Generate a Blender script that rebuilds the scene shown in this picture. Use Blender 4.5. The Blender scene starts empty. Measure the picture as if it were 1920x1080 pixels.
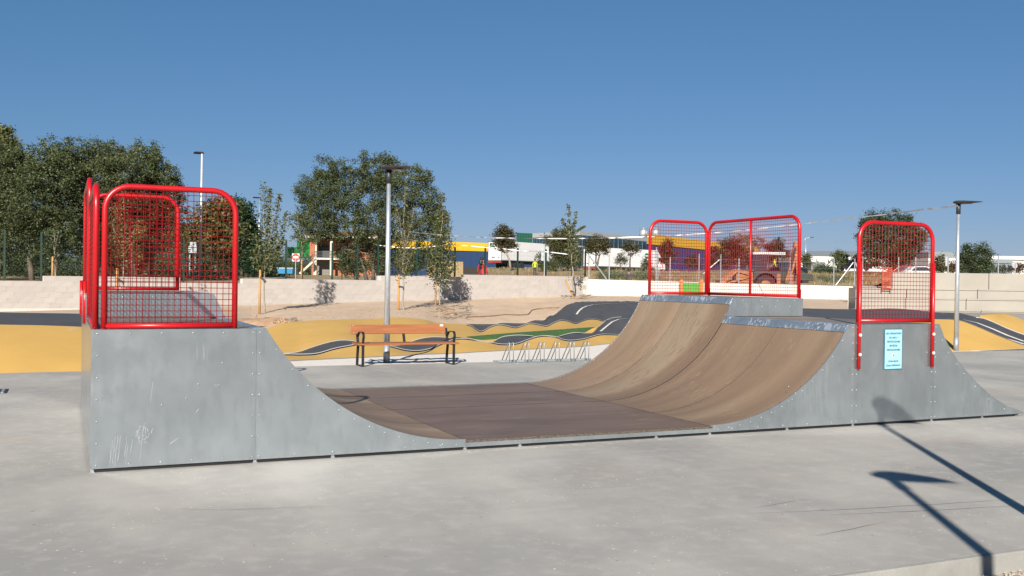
import bpy, math, random
import numpy as np
from mathutils import Vector, Matrix
random.seed(7); RNG = np.random.default_rng(11)
S = bpy.context.scene
COL = S.collection
rad = math.radians

# ------------------------------------------------------------------ camera
F_PX, ROLL, PITCH, YAW = 1865.3, .0138, -.0068, -.4238
CAM = Vector((-.2302, -9.0052, 1.6526))
def ray(u, v):
    du, dv = u - 960, v - 540
    cr, sr = math.cos(ROLL), math.sin(ROLL)
    x, up = (du*cr + dv*sr)/F_PX, (du*sr - dv*cr)/F_PX
    cp, sp = math.cos(PITCH), math.sin(PITCH)
    y, z = cp - up*sp, sp + up*cp
    c, s = math.cos(YAW), math.sin(YAW)
    return Vector((x*c - y*s, x*s + y*c, z))
R_ = ray(960 + F_PX, 540) - ray(960, 540)
U_ = ray(960, 540 - F_PX) - ray(960, 540)
FW = ray(960, 540)
cam_d = bpy.data.cameras.new('camera'); cam = bpy.data.objects.new('camera', cam_d); COL.objects.link(cam)
M = Matrix((R_.normalized(), U_.normalized(), -FW.normalized())).transposed().to_4x4(); M.translation = CAM
cam.matrix_world = M
cam_d.sensor_width = 36; cam_d.lens = F_PX/1920*36; cam_d.clip_end = 5000; cam_d.clip_start = .05
S.camera = cam

# ------------------------------------------------------------------ sky, sun, exposure
SUN_EL, SUN_AZ = 27.0, 32.0            # the light travels towards azimuth 32 deg from +Y
W = bpy.data.worlds.new("World"); S.world = W; W.use_nodes = True
wn = W.node_tree.nodes; wl = W.node_tree.links
bg = wn['Background']; sky = wn.new('ShaderNodeTexSky'); sky.sky_type = 'NISHITA'; sky.sun_disc = False
sky.sun_elevation = rad(SUN_EL); sky.sun_rotation = rad(180 + SUN_AZ)
sky.altitude = 650; sky.air_density = 1.0; sky.dust_density = .15; sky.ozone_density = 5.0
sep = wn.new('ShaderNodeSeparateColor'); cmb = wn.new('ShaderNodeCombineColor'); wl.new(sky.outputs[0], sep.inputs[0])
for i, (g, k) in enumerate(((.92, .60), (.67, 1.09), (.70, 1.35))):          # clear dry air: a flatter, bluer fall-off over the whole dome
    pw = wn.new('ShaderNodeMath'); pw.operation = 'POWER'; pw.inputs[1].default_value = g; ml = wn.new('ShaderNodeMath'); ml.operation = 'MULTIPLY'; ml.inputs[1].default_value = k
    wl.new(sep.outputs[i], pw.inputs[0]); wl.new(pw.outputs[0], ml.inputs[0]); wl.new(ml.outputs[0], cmb.inputs[i])
wl.new(cmb.outputs[0], bg.inputs[0]); bg.inputs[1].default_value = .05
sd = bpy.data.lights.new('sun', 'SUN'); sun = bpy.data.objects.new('sun', sd); COL.objects.link(sun)
sd.energy = 5.0; sd.angle = rad(.53); sd.color = (1, .93, .83)
ce, se = math.cos(rad(SUN_EL)), math.sin(rad(SUN_EL))
sdir = Vector((math.sin(rad(SUN_AZ))*ce, math.cos(rad(SUN_AZ))*ce, -se))
sun.rotation_euler = sdir.to_track_quat('-Z', 'Y').to_euler()
S.view_settings.view_transform = 'Standard'; S.view_settings.look = 'None'
S.view_settings.gamma = 1; S.view_settings.use_curve_mapping = False
S.view_settings.exposure = 0.93
S.cycles.blur_glossy = .15           # keep the sun's reflections off the steel sheets on the slab

# ------------------------------------------------------------------ place helpers (a bearing and a distance give a point)
def at(u, v, D): return CAM + ray(u, v)*D
def gz(u, v, z=0):
    r = ray(u, v); return CAM + r*((z - CAM.z)/r.z)
def hor(u): return 540 - F_PX*.0068 + math.tan(ROLL)*(u - 960)
def spot(u, D, z):
    p = at(u, hor(u), D); return Vector((p.x, p.y, z))
def zat(u, v, D): return at(u, v, D).z
def depth(p): return (p - CAM).dot(FW)
def lerp(a, b, t): return a + (b - a)*t
def interp(xs, ys, x): return float(np.interp(x, xs, ys))

# ------------------------------------------------------------------ materials
MATS = {}; ALB = .75
def lin(c): return c/12.92 if c <= .04045 else ((c + .055)/1.055)**2.4
def mat(name, col, rough=.7, metal=0, var=.12, scale=6, col2=None, bump=0, bscale=60, coord='Object', spec=.5, stretch=None,
        detail=6, ramp=(.35, .65), island=0, objrand=0, trans=0):
    """principled material: a base colour that wanders between col and col2 on a noise, with optional relief"""
    if name in MATS: return MATS[name]
    m = bpy.data.materials.new(name); m.use_nodes = True; MATS[name] = m
    n, l = m.node_tree.nodes, m.node_tree.links
    b = n['Principled BSDF']; b.inputs['Roughness'].default_value = rough; b.inputs['Metallic'].default_value = metal
    b.inputs['Specular IOR Level'].default_value = spec
    if not metal: col = tuple(c*ALB for c in col); col2 = col2 and tuple(c*ALB for c in col2)
    if col2 is None: col2 = tuple(max(0, c*(1 - 2*var)) for c in col)
    tc = n.new('ShaderNodeTexCoord'); vec = tc.outputs[coord]
    if stretch:
        mp = n.new('ShaderNodeMapping'); mp.inputs['Scale'].default_value = stretch; l.new(vec, mp.inputs[0]); vec = mp.outputs[0]
    t = n.new('ShaderNodeTexNoise'); t.inputs['Scale'].default_value = scale; t.inputs['Detail'].default_value = detail
    t.inputs['Roughness'].default_value = .6
    l.new(vec, t.inputs['Vector'])
    r = n.new('ShaderNodeValToRGB'); r.color_ramp.elements[0].position = ramp[0]; r.color_ramp.elements[1].position = ramp[1]
    r.color_ramp.elements[0].color = (*col2, 1); r.color_ramp.elements[1].color = (*col, 1)
    l.new(t.outputs[0], r.inputs[0]); out = r.outputs[0]
    for amount, node, sock in ((island, 'ShaderNodeNewGeometry', 'Random Per Island'), (objrand, 'ShaderNodeObjectInfo', 'Random')):
        if amount:
            g = n.new(node); mr = n.new('ShaderNodeMapRange'); mr.inputs[3].default_value = 1 - amount; mr.inputs[4].default_value = 1 + amount
            l.new(g.outputs[sock], mr.inputs[0])
            hs = n.new('ShaderNodeHueSaturation'); l.new(mr.outputs[0], hs.inputs['Value']); l.new(out, hs.inputs['Color']); out = hs.outputs[0]
    l.new(out, b.inputs['Base Color'])
    m['out'] = 1
    if bump:
        t2 = n.new('ShaderNodeTexNoise'); t2.inputs['Scale'].default_value = bscale; t2.inputs['Detail'].default_value = 8
        l.new(tc.outputs[coord], t2.inputs['Vector'])
        bp = n.new('ShaderNodeBump'); bp.inputs['Strength'].default_value = bump; bp.inputs['Distance'].default_value = .02
        l.new(t2.outputs[0], bp.inputs['Height']); l.new(bp.outputs[0], b.inputs['Normal'])
    if trans:
        tr = n.new('ShaderNodeBsdfTranslucent'); l.new(out, tr.inputs[0]); mx = n.new('ShaderNodeMixShader'); mx.inputs[0].default_value = trans
        l.new(b.outputs[0], mx.inputs[1]); l.new(tr.outputs[0], mx.inputs[2]); l.new(mx.outputs[0], n['Material Output'].inputs[0])
    return m

def overlay(m, fac_build, col):
    """lay a second colour over a material's base colour where a mask (built by fac_build) says so"""
    n, l = m.node_tree.nodes, m.node_tree.links; b = n['Principled BSDF']
    src = b.inputs['Base Color'].links[0].from_socket
    mx = n.new('ShaderNodeMix'); mx.data_type = 'RGBA'
    l.new(fac_build(n, l), mx.inputs[0]); l.new(src, mx.inputs[6]); mx.inputs[7].default_value = (*(c*(1 if b.inputs["Metallic"].default_value else ALB) for c in col), 1)
    l.new(mx.outputs[2], b.inputs['Base Color'])
def noise_mask(scale, lo, hi, detail=2, stretch=(1, 1, 1), coord='Object', amt=1.0, offs=(0, 0, 0), kind='noise'):
    def f(n, l):
        tc = n.new('ShaderNodeTexCoord'); mp = n.new('ShaderNodeMapping'); mp.inputs['Scale'].default_value = stretch
        mp.inputs['Location'].default_value = offs
        l.new(tc.outputs[coord], mp.inputs[0])
        t = n.new('ShaderNodeTexNoise' if kind == 'noise' else 'ShaderNodeTexVoronoi'); t.inputs['Scale'].default_value = scale
        if kind == 'noise': t.inputs['Detail'].default_value = detail
        l.new(mp.outputs[0], t.inputs['Vector'])
        mr = n.new('ShaderNodeMapRange'); mr.inputs[1].default_value = lo; mr.inputs[2].default_value = hi
        mr.inputs[3].default_value = 0; mr.inputs[4].default_value = amt
        l.new(t.outputs[0], mr.inputs[0]); return mr.outputs[0]
    return f
def both(f1, f2):
    def f(n, l):
        m = n.new('ShaderNodeMath'); m.operation = 'MULTIPLY'; l.new(f1(n, l), m.inputs[0]); l.new(f2(n, l), m.inputs[1]); return m.outputs[0]
    return f

concrete = mat('concrete', (.445, .424, .388), .8, col2=(.335, .323, .303), scale=.45, bump=.05, bscale=60, detail=8, ramp=(.38, .62))
overlay(concrete, noise_mask(.9, .5, .72, 6, (1, .5, 1), amt=.7), (.54, .52, .475))
overlay(concrete, noise_mask(.55, .56, .7, 5, (.6, 1.4, 1), amt=.35, offs=(7, 3, 0)), (.46, .38, .31))
overlay(concrete, noise_mask(1.3, .52, .66, 9, (.28, 1.3, 1), amt=.3, offs=(1, 8, 0)), (.335, .325, .305))
overlay(concrete, noise_mask(7, .5, .75, 9, amt=.4, offs=(2, 2, 0)), (.55, .53, .49))
overlay(concrete, noise_mask(60, .52, .75, 4, amt=.35), (.27, .265, .255))
overlay(concrete, both(noise_mask(13, .13, .07, kind='voronoi', amt=.9), noise_mask(.9, .50, .62, 5, offs=(3, 1, 0))), (.86, .82, .70))
overlay(concrete, both(noise_mask(24, .16, .09, kind='voronoi', amt=.8), noise_mask(1.7, .56, .66, 5, offs=(9, 1, 0))), (.80, .74, .62))
overlay(concrete, both(noise_mask(5, .06, .03, kind='voronoi', amt=.8), noise_mask(.8, .4, .6, 3, offs=(4, 1, 0))), (.12, .11, .10))
kerbm = mat('kerb_concrete', (.31, .305, .285), .85, col2=(.24, .235, .22), scale=3, bump=.2, bscale=50)
stepm = mat('step_concrete', (.385, .355, .305), .85, col2=(.33, .305, .265), scale=.6, bump=.15, bscale=30, detail=8)
gravelm = mat('gravel', (.62, .55, .46), .95, col2=(.38, .32, .25), scale=45, bump=.8, bscale=70)
white_gravel = mat('white_gravel', (.86, .80, .73), .95, col2=(.76, .70, .63), scale=9, bump=.25, bscale=60)
dirtm = mat('dirt', (.64, .485, .345), .95, col2=(.54, .395, .275), scale=.7, bump=.3, bscale=7, detail=10)
overlay(dirtm, noise_mask(2.2, .57, .68, 8, amt=.5), (.52, .36, .24))
overlay(dirtm, noise_mask(9, .66, .74, 3, amt=.7), (.30, .19, .11))
fieldm = mat('dry_field', (.40, .30, .17), .95, col2=(.26, .20, .11), scale=.35, bump=.7, bscale=3, detail=10)
overlay(fieldm, noise_mask(.16, .52, .66, 7, (1, 1, 1), amt=.8), (.34, .15, .07))
overlay(fieldm, noise_mask(.5, .58, .68, 7, amt=.7, offs=(5, 5, 0)), (.12, .13, .05))
yellowm = mat('yellow_render', (.635, .388, .098), .85, col2=(.575, .35, .088), scale=.8, bump=.15, bscale=40)
overlay(yellowm, noise_mask(1.1, .64, .75, 4, (2.2, .7, .7), amt=.28), (.64, .52, .36))
overlay(yellowm, noise_mask(5, .5, .8, 9, amt=.3), (.52, .33, .12))
asphaltm = mat('asphalt', (.070, .072, .082), .8, col2=(.054, .056, .065), scale=2, bump=.25, bscale=150)
white_line = mat('white_paint', (.75, .72, .66), .7, var=.06, scale=8)
turfm = mat('turf', (.055, .14, .03), .9, col2=(.04, .10, .02), scale=12, bump=.8, bscale=80)
blockm = mat('block', (.43, .395, .366), .9, col2=(.375, .342, .318), scale=2.2, bump=.3, bscale=40, objrand=.06)
mortarm = mat('mortar', (.58, .54, .505), .9, var=.05)
whitewash = mat('whitewash', (.74, .705, .655), .85, col2=(.67, .635, .58), scale=1.2)
galv = mat('galvanised_steel', (.425, .472, .50), .24, metal=.82, col2=(.345, .385, .41), objrand=.06, scale=1.5, detail=9, ramp=(.33, .66))
overlay(galv, noise_mask(14, .50, .66, 6, (1, 1, .28), amt=.28), (.28, .31, .325))
overlay(galv, noise_mask(5, .50, .62, 9, (1, 1, .6), amt=.3, offs=(3, 3, 3)), (.49, .54, .57))
overlay(galv, both(noise_mask(1.7, .52, .66, 3, offs=(2, 4, 1)), noise_mask(7, .45, .66, 7, (1, 1, .7), amt=.6)), (.53, .57, .61))
overlay(galv, both(noise_mask(2.3, .60, .66, 2, offs=(5, 1, 2)), noise_mask(28, .54, .64, 4, (1.6, 1, .12), amt=.45)), (.60, .63, .65))
galv_dark = mat('galvanised_frame', (.38, .40, .41), .5, metal=.6, scale=6)
coping_m = mat('coping_steel', (.25, .30, .355), .42, metal=.6, col2=(.19, .24, .30), scale=9, detail=9)
overlay(coping_m, both(noise_mask(34, .52, .58, 5, (.5, 1, .5)), noise_mask(2.6, .42, .56, 3)), (.66, .69, .72))
overlay(coping_m, noise_mask(5, .60, .68, 6, amt=.6), (.60, .64, .68))
pole_m = mat('pole_steel', (.62, .65, .68), .38, metal=.75, col2=(.52, .55, .58), scale=9)
redm = mat('red_paint', (.53, .006, .010), .34, col2=(.43, .005, .009), scale=2)
wirem = mat('red_wire', (.25, .005, .008), .45, spec=.3)
wood_t = mat('ramp_plywood', (.285, .197, .128), .6, col2=(.205, .139, .092), scale=1.0, stretch=(.12, 1.5, .12), detail=3.5, ramp=(.36, .62), objrand=.08)
overlay(wood_t, noise_mask(1.0, .53, .66, 2, (.16, 1.1, .16), amt=.5, offs=(4, 2, 0)), (.36, .29, .20))
overlay(wood_t, both(noise_mask(18, .52, .62, 8, (.3, 1.2, .3), offs=(1, 5, 2)), noise_mask(1.4, .48, .62, 3, (.6, .6, .6), amt=.5)), (.17, .11, .075))
overlay(wood_t, both(noise_mask(30, .58, .64, 3, (.25, 1.4, .25), offs=(1, 5, 2)), noise_mask(2.1, .52, .62, 3, amt=.35, offs=(4, 4, 4))), (.42, .33, .24))
overlay(wood_t, noise_mask(55, .68, .74, 2, (.2, 1, .2), amt=.3), (.42, .34, .28))
wood_f = mat('flat_plywood', (.205, .142, .108), .6, col2=(.145, .099, .077), scale=1.2, stretch=(.5, 1.6, 1), detail=9, objrand=.05)
overlay(wood_f, noise_mask(7, .60, .68, 5, (.35, 1.2, 1), amt=.4), (.28, .225, .20))
deck_m = mat('deck_plywood', (.27, .22, .18), .6, col2=(.20, .16, .13), scale=3)
wood_edge = mat('plywood_edge', (.17, .13, .09), .8, col2=(.03, .025, .02), scale=30, stretch=(1, 1, 4))
bench_wood = mat('bench_wood', (.37, .135, .045), .5, col2=(.28, .095, .032), scale=2.5, stretch=(.6, 6, 6))
blackm = mat('black_iron', (.012, .012, .014), .5, var=.2)
darkm = mat('dark_grey', (.03, .033, .038), .5)
lamp_m = mat('lamp_head', (.045, .04, .045), .55)
stake_m = mat('stake_wood', (.52, .28, .09), .8, col2=(.42, .22, .07), scale=4)
bark = mat('bark', (.16, .13, .10), .95, col2=(.09, .07, .055), scale=6, bump=.5, bscale=20)
bark_pale = mat('pale_bark', (.36, .31, .25), .9, col2=(.25, .21, .17), scale=9)
green_post = mat('green_fence', (.007, .040, .028), .5)
grey_post = mat('grey_post', (.34, .355, .37), .45, metal=.4)
def leafm(name, c, c2, tr=.25): return mat(name, c, .55, col2=c2, scale=.9, detail=3, island=.35, trans=tr, spec=.35)
leaf_dark = leafm('leaf_dark', (.098, .128, .050), (.052, .074, .030))
leaf_olive = leafm('leaf_olive', (.140, .150, .058), (.075, .090, .036))
leaf_mid = leafm('leaf_mid', (.135, .165, .052), (.070, .098, .030))
leaf_orange = leafm('leaf_orange', (.28, .15, .035), (.10, .10, .03))
leaf_yellow = leafm('leaf_yellow', (.30, .22, .05), (.13, .13, .035))
leaf_pine = leafm('leaf_pine', (.030, .062, .022), (.018, .040, .014))
leaf_bush = leafm('leaf_bush', (.10, .085, .03), (.055, .052, .02))
leaf_grey = leafm('leaf_grey', (.14, .15, .10), (.09, .10, .07))
leaf_rust = leafm('leaf_rust', (.15, .07, .03), (.07, .045, .02))
leaf_green = leafm('leaf_right', (.062, .090, .038), (.034, .052, .022))
drygrass = leafm('dry_grass', (.40, .30, .14), (.28, .21, .09))

# ------------------------------------------------------------------ mesh builder
class MB:
    def __init__(s): s.v = []; s.f = []; s.m = []; s.cur = 0
    def add(s, vs, fs):
        o = len(s.v); s.v += [tuple(p) for p in vs]; s.f += [tuple(i + o for i in f) for f in fs]; s.m += [s.cur]*len(fs); return s
    def box(s, c, d, ax=None):
        X, Y, Z = ax or (Vector((1, 0, 0)), Vector((0, 1, 0)), Vector((0, 0, 1))); c = Vector(c)
        vs = [c + X*(i*d[0]/2) + Y*(j*d[1]/2) + Z*(k*d[2]/2) for i in (-1, 1) for j in (-1, 1) for k in (-1, 1)]
        return s.add(vs, [(0, 1, 3, 2), (4, 6, 7, 5), (0, 4, 5, 1), (2, 3, 7, 6), (0, 2, 6, 4), (1, 5, 7, 3)])
    def bb(s, a, b):
        return s.box([(x + y)/2 for x, y in zip(a, b)], [abs(y - x) for x, y in zip(a, b)])
    def bar(s, a, b, w, h, up=Vector((0, 0, 1))):
        a, b = Vector(a), Vector(b); d = b - a; L = d.length; d.normalize()
        y = up.cross(d)
        if y.length < 1e-4: y = Vector((0, 1, 0)).cross(d)
        y.normalize(); z = d.cross(y)
        return s.box((a + b)/2, (L, w, h), (d, y, z))
    def tube(s, pts, r, n=8, cap=True):
        pts = [Vector(p) for p in pts]; k = len(pts)
        rs = r if isinstance(r, (list, tuple)) else [r]*k
        t0 = (pts[1] - pts[0]).normalized(); ref = Vector((0, 0, 1)) if abs(t0.z) < .9 else Vector((1, 0, 0))
        nrm = t0.cross(ref).normalized(); vs = []
        for i, p in enumerate(pts):
            t = (pts[min(i + 1, k - 1)] - pts[max(i - 1, 0)]).normalized()
            nrm = (nrm - t*nrm.dot(t)).normalized(); bn = t.cross(nrm)
            vs += [p + (nrm*math.cos(2*math.pi*j/n) + bn*math.sin(2*math.pi*j/n))*rs[i] for j in range(n)]
        fs = [(i*n + j, i*n + (j + 1) % n, (i + 1)*n + (j + 1) % n, (i + 1)*n + j) for i in range(k - 1) for j in range(n)]
        if cap: fs += [tuple(range(n))[::-1], tuple(range((k - 1)*n, k*n))]
        return s.add(vs, fs)
    def prism(s, poly, ext):
        poly = [Vector(p) for p in poly]; n = len(poly); ext = Vector(ext)
        vs = poly + [p + ext for p in poly]
        return s.add(vs, [tuple(range(n))[::-1], tuple(range(n, 2*n))] + [(i, (i + 1) % n, n + (i + 1) % n, n + i) for i in range(n)])
    def lathe(s, c, prof, n=16):
        c = Vector(c); vs = [c + Vector((r*math.cos(2*math.pi*j/n), r*math.sin(2*math.pi*j/n), z)) for r, z in prof for j in range(n)]
        k = len(prof)
        fs = [(i*n + j, i*n + (j + 1) % n, (i + 1)*n + (j + 1) % n, (i + 1)*n + j) for i in range(k - 1) for j in range(n)]
        return s.add(vs, fs + [tuple(range(n))[::-1], tuple(range((k - 1)*n, k*n))])
    def grid(s, rows):
        n = len(rows[0]); vs = [p for r in rows for p in r]
        return s.add(vs, [(i*n + j, i*n + j + 1, (i + 1)*n + j + 1, (i + 1)*n + j) for i in range(len(rows) - 1) for j in range(n - 1)])
    def ball(s, c, r, n=10, sq=(1, 1, 1)):
        c = Vector(c); k = n//2 + 1; rows = []
        for i in range(k + 1):
            a = math.pi*i/k
            rows.append([c + Vector((r*sq[0]*math.sin(a)*math.cos(2*math.pi*j/n), r*sq[1]*math.sin(a)*math.sin(2*math.pi*j/n), -r*sq[2]*math.cos(a))) for j in range(n + 1)])
        return s.grid(rows)
    def build(s, name, m, parent=None, smooth=False, bevel=0, loc=None, **props):
        o0 = Vector(parent.get('_org', (0, 0, 0))) if parent else Vector(loc or (0, 0, 0))
        me = bpy.data.meshes.new(name); me.from_pydata([tuple(Vector(p) - o0) for p in s.v], [], s.f)
        ms = m if isinstance(m, (list, tuple)) else [m]
        for x in ms: me.materials.append(x)
        if len(ms) > 1: me.polygons.foreach_set('material_index', s.m)
        if smooth: me.polygons.foreach_set('use_smooth', [True]*len(me.polygons))
        me.update()
        o = bpy.data.objects.new(name, me); COL.objects.link(o)
        if parent: o.parent = parent; o['_org'] = tuple(o0)
        else: o.location = o0; o['_org'] = tuple(o0)
        if bevel:
            b = o.modifiers.new('bevel', 'BEVEL'); b.width = bevel; b.segments = 2; b.limit_method = 'ANGLE'
        if smooth and smooth != 1:
            pass
        for k, x in props.items(): o[k] = x
        return o
def thing(name, label, cat, loc=(0, 0, 0), group=None):
    o = bpy.data.objects.new(name, None); COL.objects.link(o); o.location = loc; o.empty_display_size = .1
    o['label'] = label; o['category'] = cat; o['_org'] = tuple(loc)
    if group: o['group'] = group
    return o
def tag(o, label, cat, group=None):
    o['label'] = label; o['category'] = cat
    if group: o['group'] = group
    return o
def struct(o, kind='structure'): o['kind'] = kind; return o
def copy_tree(o, parent=None):
    c = o.copy(); COL.objects.link(c)
    if parent: c.parent = parent
    for ch in [x for x in bpy.data.objects if x.parent == o]: copy_tree(ch, c)
    return c

# ------------------------------------------------------------------ wall line (a straight garden wall that runs away to the right)
def Dwall(u):
    k = (u - 960)/F_PX
    if u <= 1102:
        t = (35.8*k + 18.43)/(22.01 - 11.2*k); return 35.8 + 11.2*t
    if u <= 1600: return 47 + 6*(u - 1102)/498
    return 46.0
def zbase(u): return interp([0, 450, 900, 1102, 1400, 1600, 1660], [.30, .54, .84, 1.03, .99, .93, .5], u)

# ------------------------------------------------------------------ pavement, kerb, gravel
pv = MB(); NX = 2
pv.grid([[(x, y, 0) for x in np.linspace(-30, 40, 71)] for y in np.linspace(-4.6, 9.65, 16)])
pavement = struct(pv.build('pavement', concrete))
kb = MB(); xs_ = list(np.linspace(-30, 40, 281)); kb.grid([[(x, y, z) for x in xs_] for y, z in ((-4.645, -.14), (-4.63, -.014), (-4.622, -.004), (-4.6, 0))])
struct(kb.build('kerb', kerbm))
gr = MB(); gr.grid([[(x, y, -.12 + .012*random.random() - (.02 if x < 4.9 else 0)) for x in np.linspace(-30, 40, 90)] for y in np.linspace(-40, -4.64, 60)])
struct(gr.build('gravel_path', gravelm))
ub = MB(); ub.add([(-1500, -1500, -.5), (1500, -1500, -.5), (1500, 3000, -.5), (-1500, 3000, -.5)], [(0, 1, 2, 3)])
ub.add([(-60, 9.66, -.42), (70, 9.66, -.42), (110, 60, -.42), (-60, 60, -.42)], [(0, 1, 2, 3)])
struct(ub.build('ground', dirtm))
# loose gravel grains by the kerb
gs = MB()
for i in range(2600):
    x, y = random.uniform(4.85, 6.6), random.uniform(-5.4, -4.66); s_ = random.uniform(.004, .013)
    a = random.random()*3; c_, s2 = math.cos(a)*s_, math.sin(a)*s_
    gs.add([(x + c_, y + s2, -.113), (x - s2, y + c_, -.113), (x - c_, y - s2, -.113), (x + s2, y - c_, -.113), (x, y, -.113 + s_*.9)],
           [(0, 1, 4), (1, 2, 4), (2, 3, 4), (3, 0, 4)])
struct(gs.build('gravel', gravelm), 'stuff')
# dark hairline cracks and skid marks in the slab
crack_m = mat('crack', (.17, .17, .165), .9)
def crack(p, w=.006):
    p = [gz(*q) for q in p]; b = MB(); rows = [[], []]
    P = []
    for a, c in zip(p[:-1], p[1:]):
        for t in np.linspace(0, 1, 9)[:-1]: P.append(lerp(a, c, t) + Vector((0, random.uniform(-.006, .006), 0)))
    P.append(p[-1])
    for i, q in enumerate(P):
        ww = w*(.25 + .75*math.sin(math.pi*i/(len(P) - 1)))
        rows[0].append((q.x, q.y - ww/2, .004)); rows[1].append((q.x, q.y + ww/2, .004))
    b.grid(rows); return b.build('crack', crack_m, pavement)
crack([(325, 955), (420, 957), (540, 953), (640, 950)])
crack([(1400, 964), (1600, 955), (1760, 946), (1920, 935)]); crack([(1555, 966), (1740, 958), (1920, 948)])
crack([(1400, 955), (1515, 936)], .004); crack([(1530, 1006), (1660, 980)], .005); crack([(1790, 834), (1850, 831)], .004)
crack([(1020, 920), (1200, 912)], .003)
# chipped pale arris along the slab edge
ar = MB()
x = 3.2
while x < 7.2:
    L = random.uniform(.03, .16); w_ = random.uniform(.002, .007)
    ar.add([(x, -4.6005, .003), (x + L, -4.6005, .003), (x + L*.8, -4.6 + w_, .003), (x + L*.15, -4.6 + w_*.7, .003)], [(0, 1, 2, 3)]); x += L*random.choice((1.05, 1.1, 1.2, 1.6))
ar.build('edge_chip', white_line, pavement)

# ------------------------------------------------------------------ pump track: lofted between traced edge lines
class Curve:
    def __init__(s, pts, Dfun): s.p = pts; s.us = [p[0] for p in pts]; s.vs = [p[1] for p in pts]; s.D = Dfun
    def v(s, u):                                     # smooth (monotone-ish cubic) interpolation
        us, vs = s.us, s.vs
        if u <= us[0]: return vs[0]
        if u >= us[-1]: return vs[-1]
        i = max(k for k in range(len(us)) if us[k] <= u); i = min(i, len(us) - 2)
        def sl(k):
            if k == 0 or k == len(us) - 1: return 0 if len(us) < 3 else (vs[min(k + 1, len(us) - 1)] - vs[max(k - 1, 0)])/(us[min(k + 1, len(us) - 1)] - us[max(k - 1, 0)])
            return (vs[k + 1] - vs[k - 1])/(us[k + 1] - us[k - 1])
        h = us[i + 1] - us[i]; t = (u - us[i])/h
        return ((2*t**3 - 3*t**2 + 1)*vs[i] + (t**3 - 2*t**2 + t)*h*sl(i) + (-2*t**3 + 3*t**2)*vs[i + 1] + (t**3 - t**2)*h*sl(i + 1))
    def __call__(s, u): return at(u, s.v(u), s.D(u))
class Fun:
    def __init__(s, f): s.f = f
    def __call__(s, u): return s.f(u)
def loft(name, A, B, u0, u1, m, step=4, rows=6, bulge=0, rough=0, kind='structure', lift=0):
    n = max(2, int(abs(u1 - u0)/step)); us = np.linspace(u0, u1, n + 1); b = MB(); R = []
    for k in range(rows + 1):
        t = k/rows; row = []
        for u in us:
            p = lerp(A(u), B(u), t); p.z += bulge*4*t*(1 - t) + lift
            if rough and 0 < k < rows: p.z += rough*(random.random() - .5)
            row.append(p)
        R.append(row)
    b.grid(R); o = b.build(name, m, smooth=True); o['kind'] = kind; return o
def ribbon(name, pts, w, m, lift=.012, dd=None):
    """a painted line: points (u, v, D), width in metres towards the back"""
    P = [at(*p) for p in pts]; b = MB(); rows = [[], []]
    for p in P:
        out = (p - CAM); out.z = 0; out.normalize()
        rows[0].append(p + Vector((0, 0, lift))); q = p + out*w; q.z += lift + (dd or 0); rows[1].append(q)
    b.grid(rows); o = b.build(name, m); o['kind'] = 'structure'; return o
def edge_line(C, u0, u1, w, step=4, lift=.012, dz=0, name='edge_line'):
    n = int((u1 - u0)/step); return ribbon(name, [(u, C.v(u), C.D(u)) for u in np.linspace(u0, u1, n + 1)], w, white_line, lift, dz)

DF = lambda u: interp([300, 400, 540, 700, 860, 960, 1100, 1150, 1400, 1790, 1920, 2060], [17.5, 18.6, 20, 21.6, 23, 24, 25.9, 27.3, 26.6, 25.8, 26.6, 27.2], u)
F = Curve([(300, 687), (400, 684), (480, 680), (540, 676), (600, 673), (700, 668.5), (780, 664.5), (860, 661.5), (900, 659), (960, 656), (1010, 653.5), (1060, 651), (1100, 648.5), (1150, 644), (1300, 648), (1500, 652), (1790, 658), (1920, 653.5), (2060, 651)], DF)
PE = Fun(lambda u: (lambda g: Vector((g.x, g.y, .0)))(CAM + ray(u, hor(u))*((9.64 - CAM.y)/ray(u, hor(u)).y)))     # pavement's back edge
N = Curve([(300, 676), (400, 672), (500, 668), (535, 666.5), (564, 667), (595, 665), (627, 656), (660, 649.5), (680, 646), (700, 645), (720, 648), (739, 653), (761, 658.5), (784, 660), (806, 656), (828, 647), (850, 639), (870, 637), (895, 640), (921, 644), (936, 647), (952, 647.5), (971, 645.6), (986, 640), (1004, 634), (1019, 631.5), (1032, 632), (1044, 634), (1058, 639), (1073, 640), (1096, 637), (1114, 631.5), (1129, 628.6), (1152, 629), (1180, 630)], lambda u: DF(u) + 1.5)
FA = Curve([(300, 672), (400, 668), (500, 666), (535, 664.5), (560, 661.5), (582, 654), (604, 647), (627, 641.5), (645, 639.8), (663, 641.5), (680, 645.5), (700, 644.5), (730, 649), (754, 648), (784, 638), (806, 634), (828, 634), (850, 636), (864, 636.5), (880, 637), (905, 643), (921, 643.5), (940, 634), (956, 631), (975, 630), (994, 631.2), (1004, 632.5), (1020, 631), (1036, 633), (1044, 633.2), (1062, 628), (1077, 625), (1090, 625.7), (1104, 625.5), (1112, 624), (1125, 611), (1140, 600), (1158, 596), (1180, 595.5)], lambda u: DF(u) + 3.6)
Mb = Curve([(300, 640), (400, 632), (450, 625), (497, 616), (515, 610), (530, 606), (565, 602), (600, 600), (650, 598.5), (700, 597.5), (740, 596), (775, 597), (800, 600), (815, 604.5), (850, 607), (875, 608.5)], lambda u: interp([300, 400, 600, 800, 875], [25, 27.5, 30.5, 32.8, 34.4], u))
DB = lambda u: interp([875, 960, 1140], [32.8, 34, 36], u)
BN = Curve([(875, 610), (885, 613), (902, 623), (918, 615), (935, 610), (950, 612), (967, 615.5), (980, 612), (992, 608), (1005, 609), (1025, 612.5), (1037, 607), (1050, 602), (1065, 603), (1080, 607.5), (1092, 603), (1105, 599.5), (1120, 600), (1132, 603), (1145, 600), (1180, 600)], DB)
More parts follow.
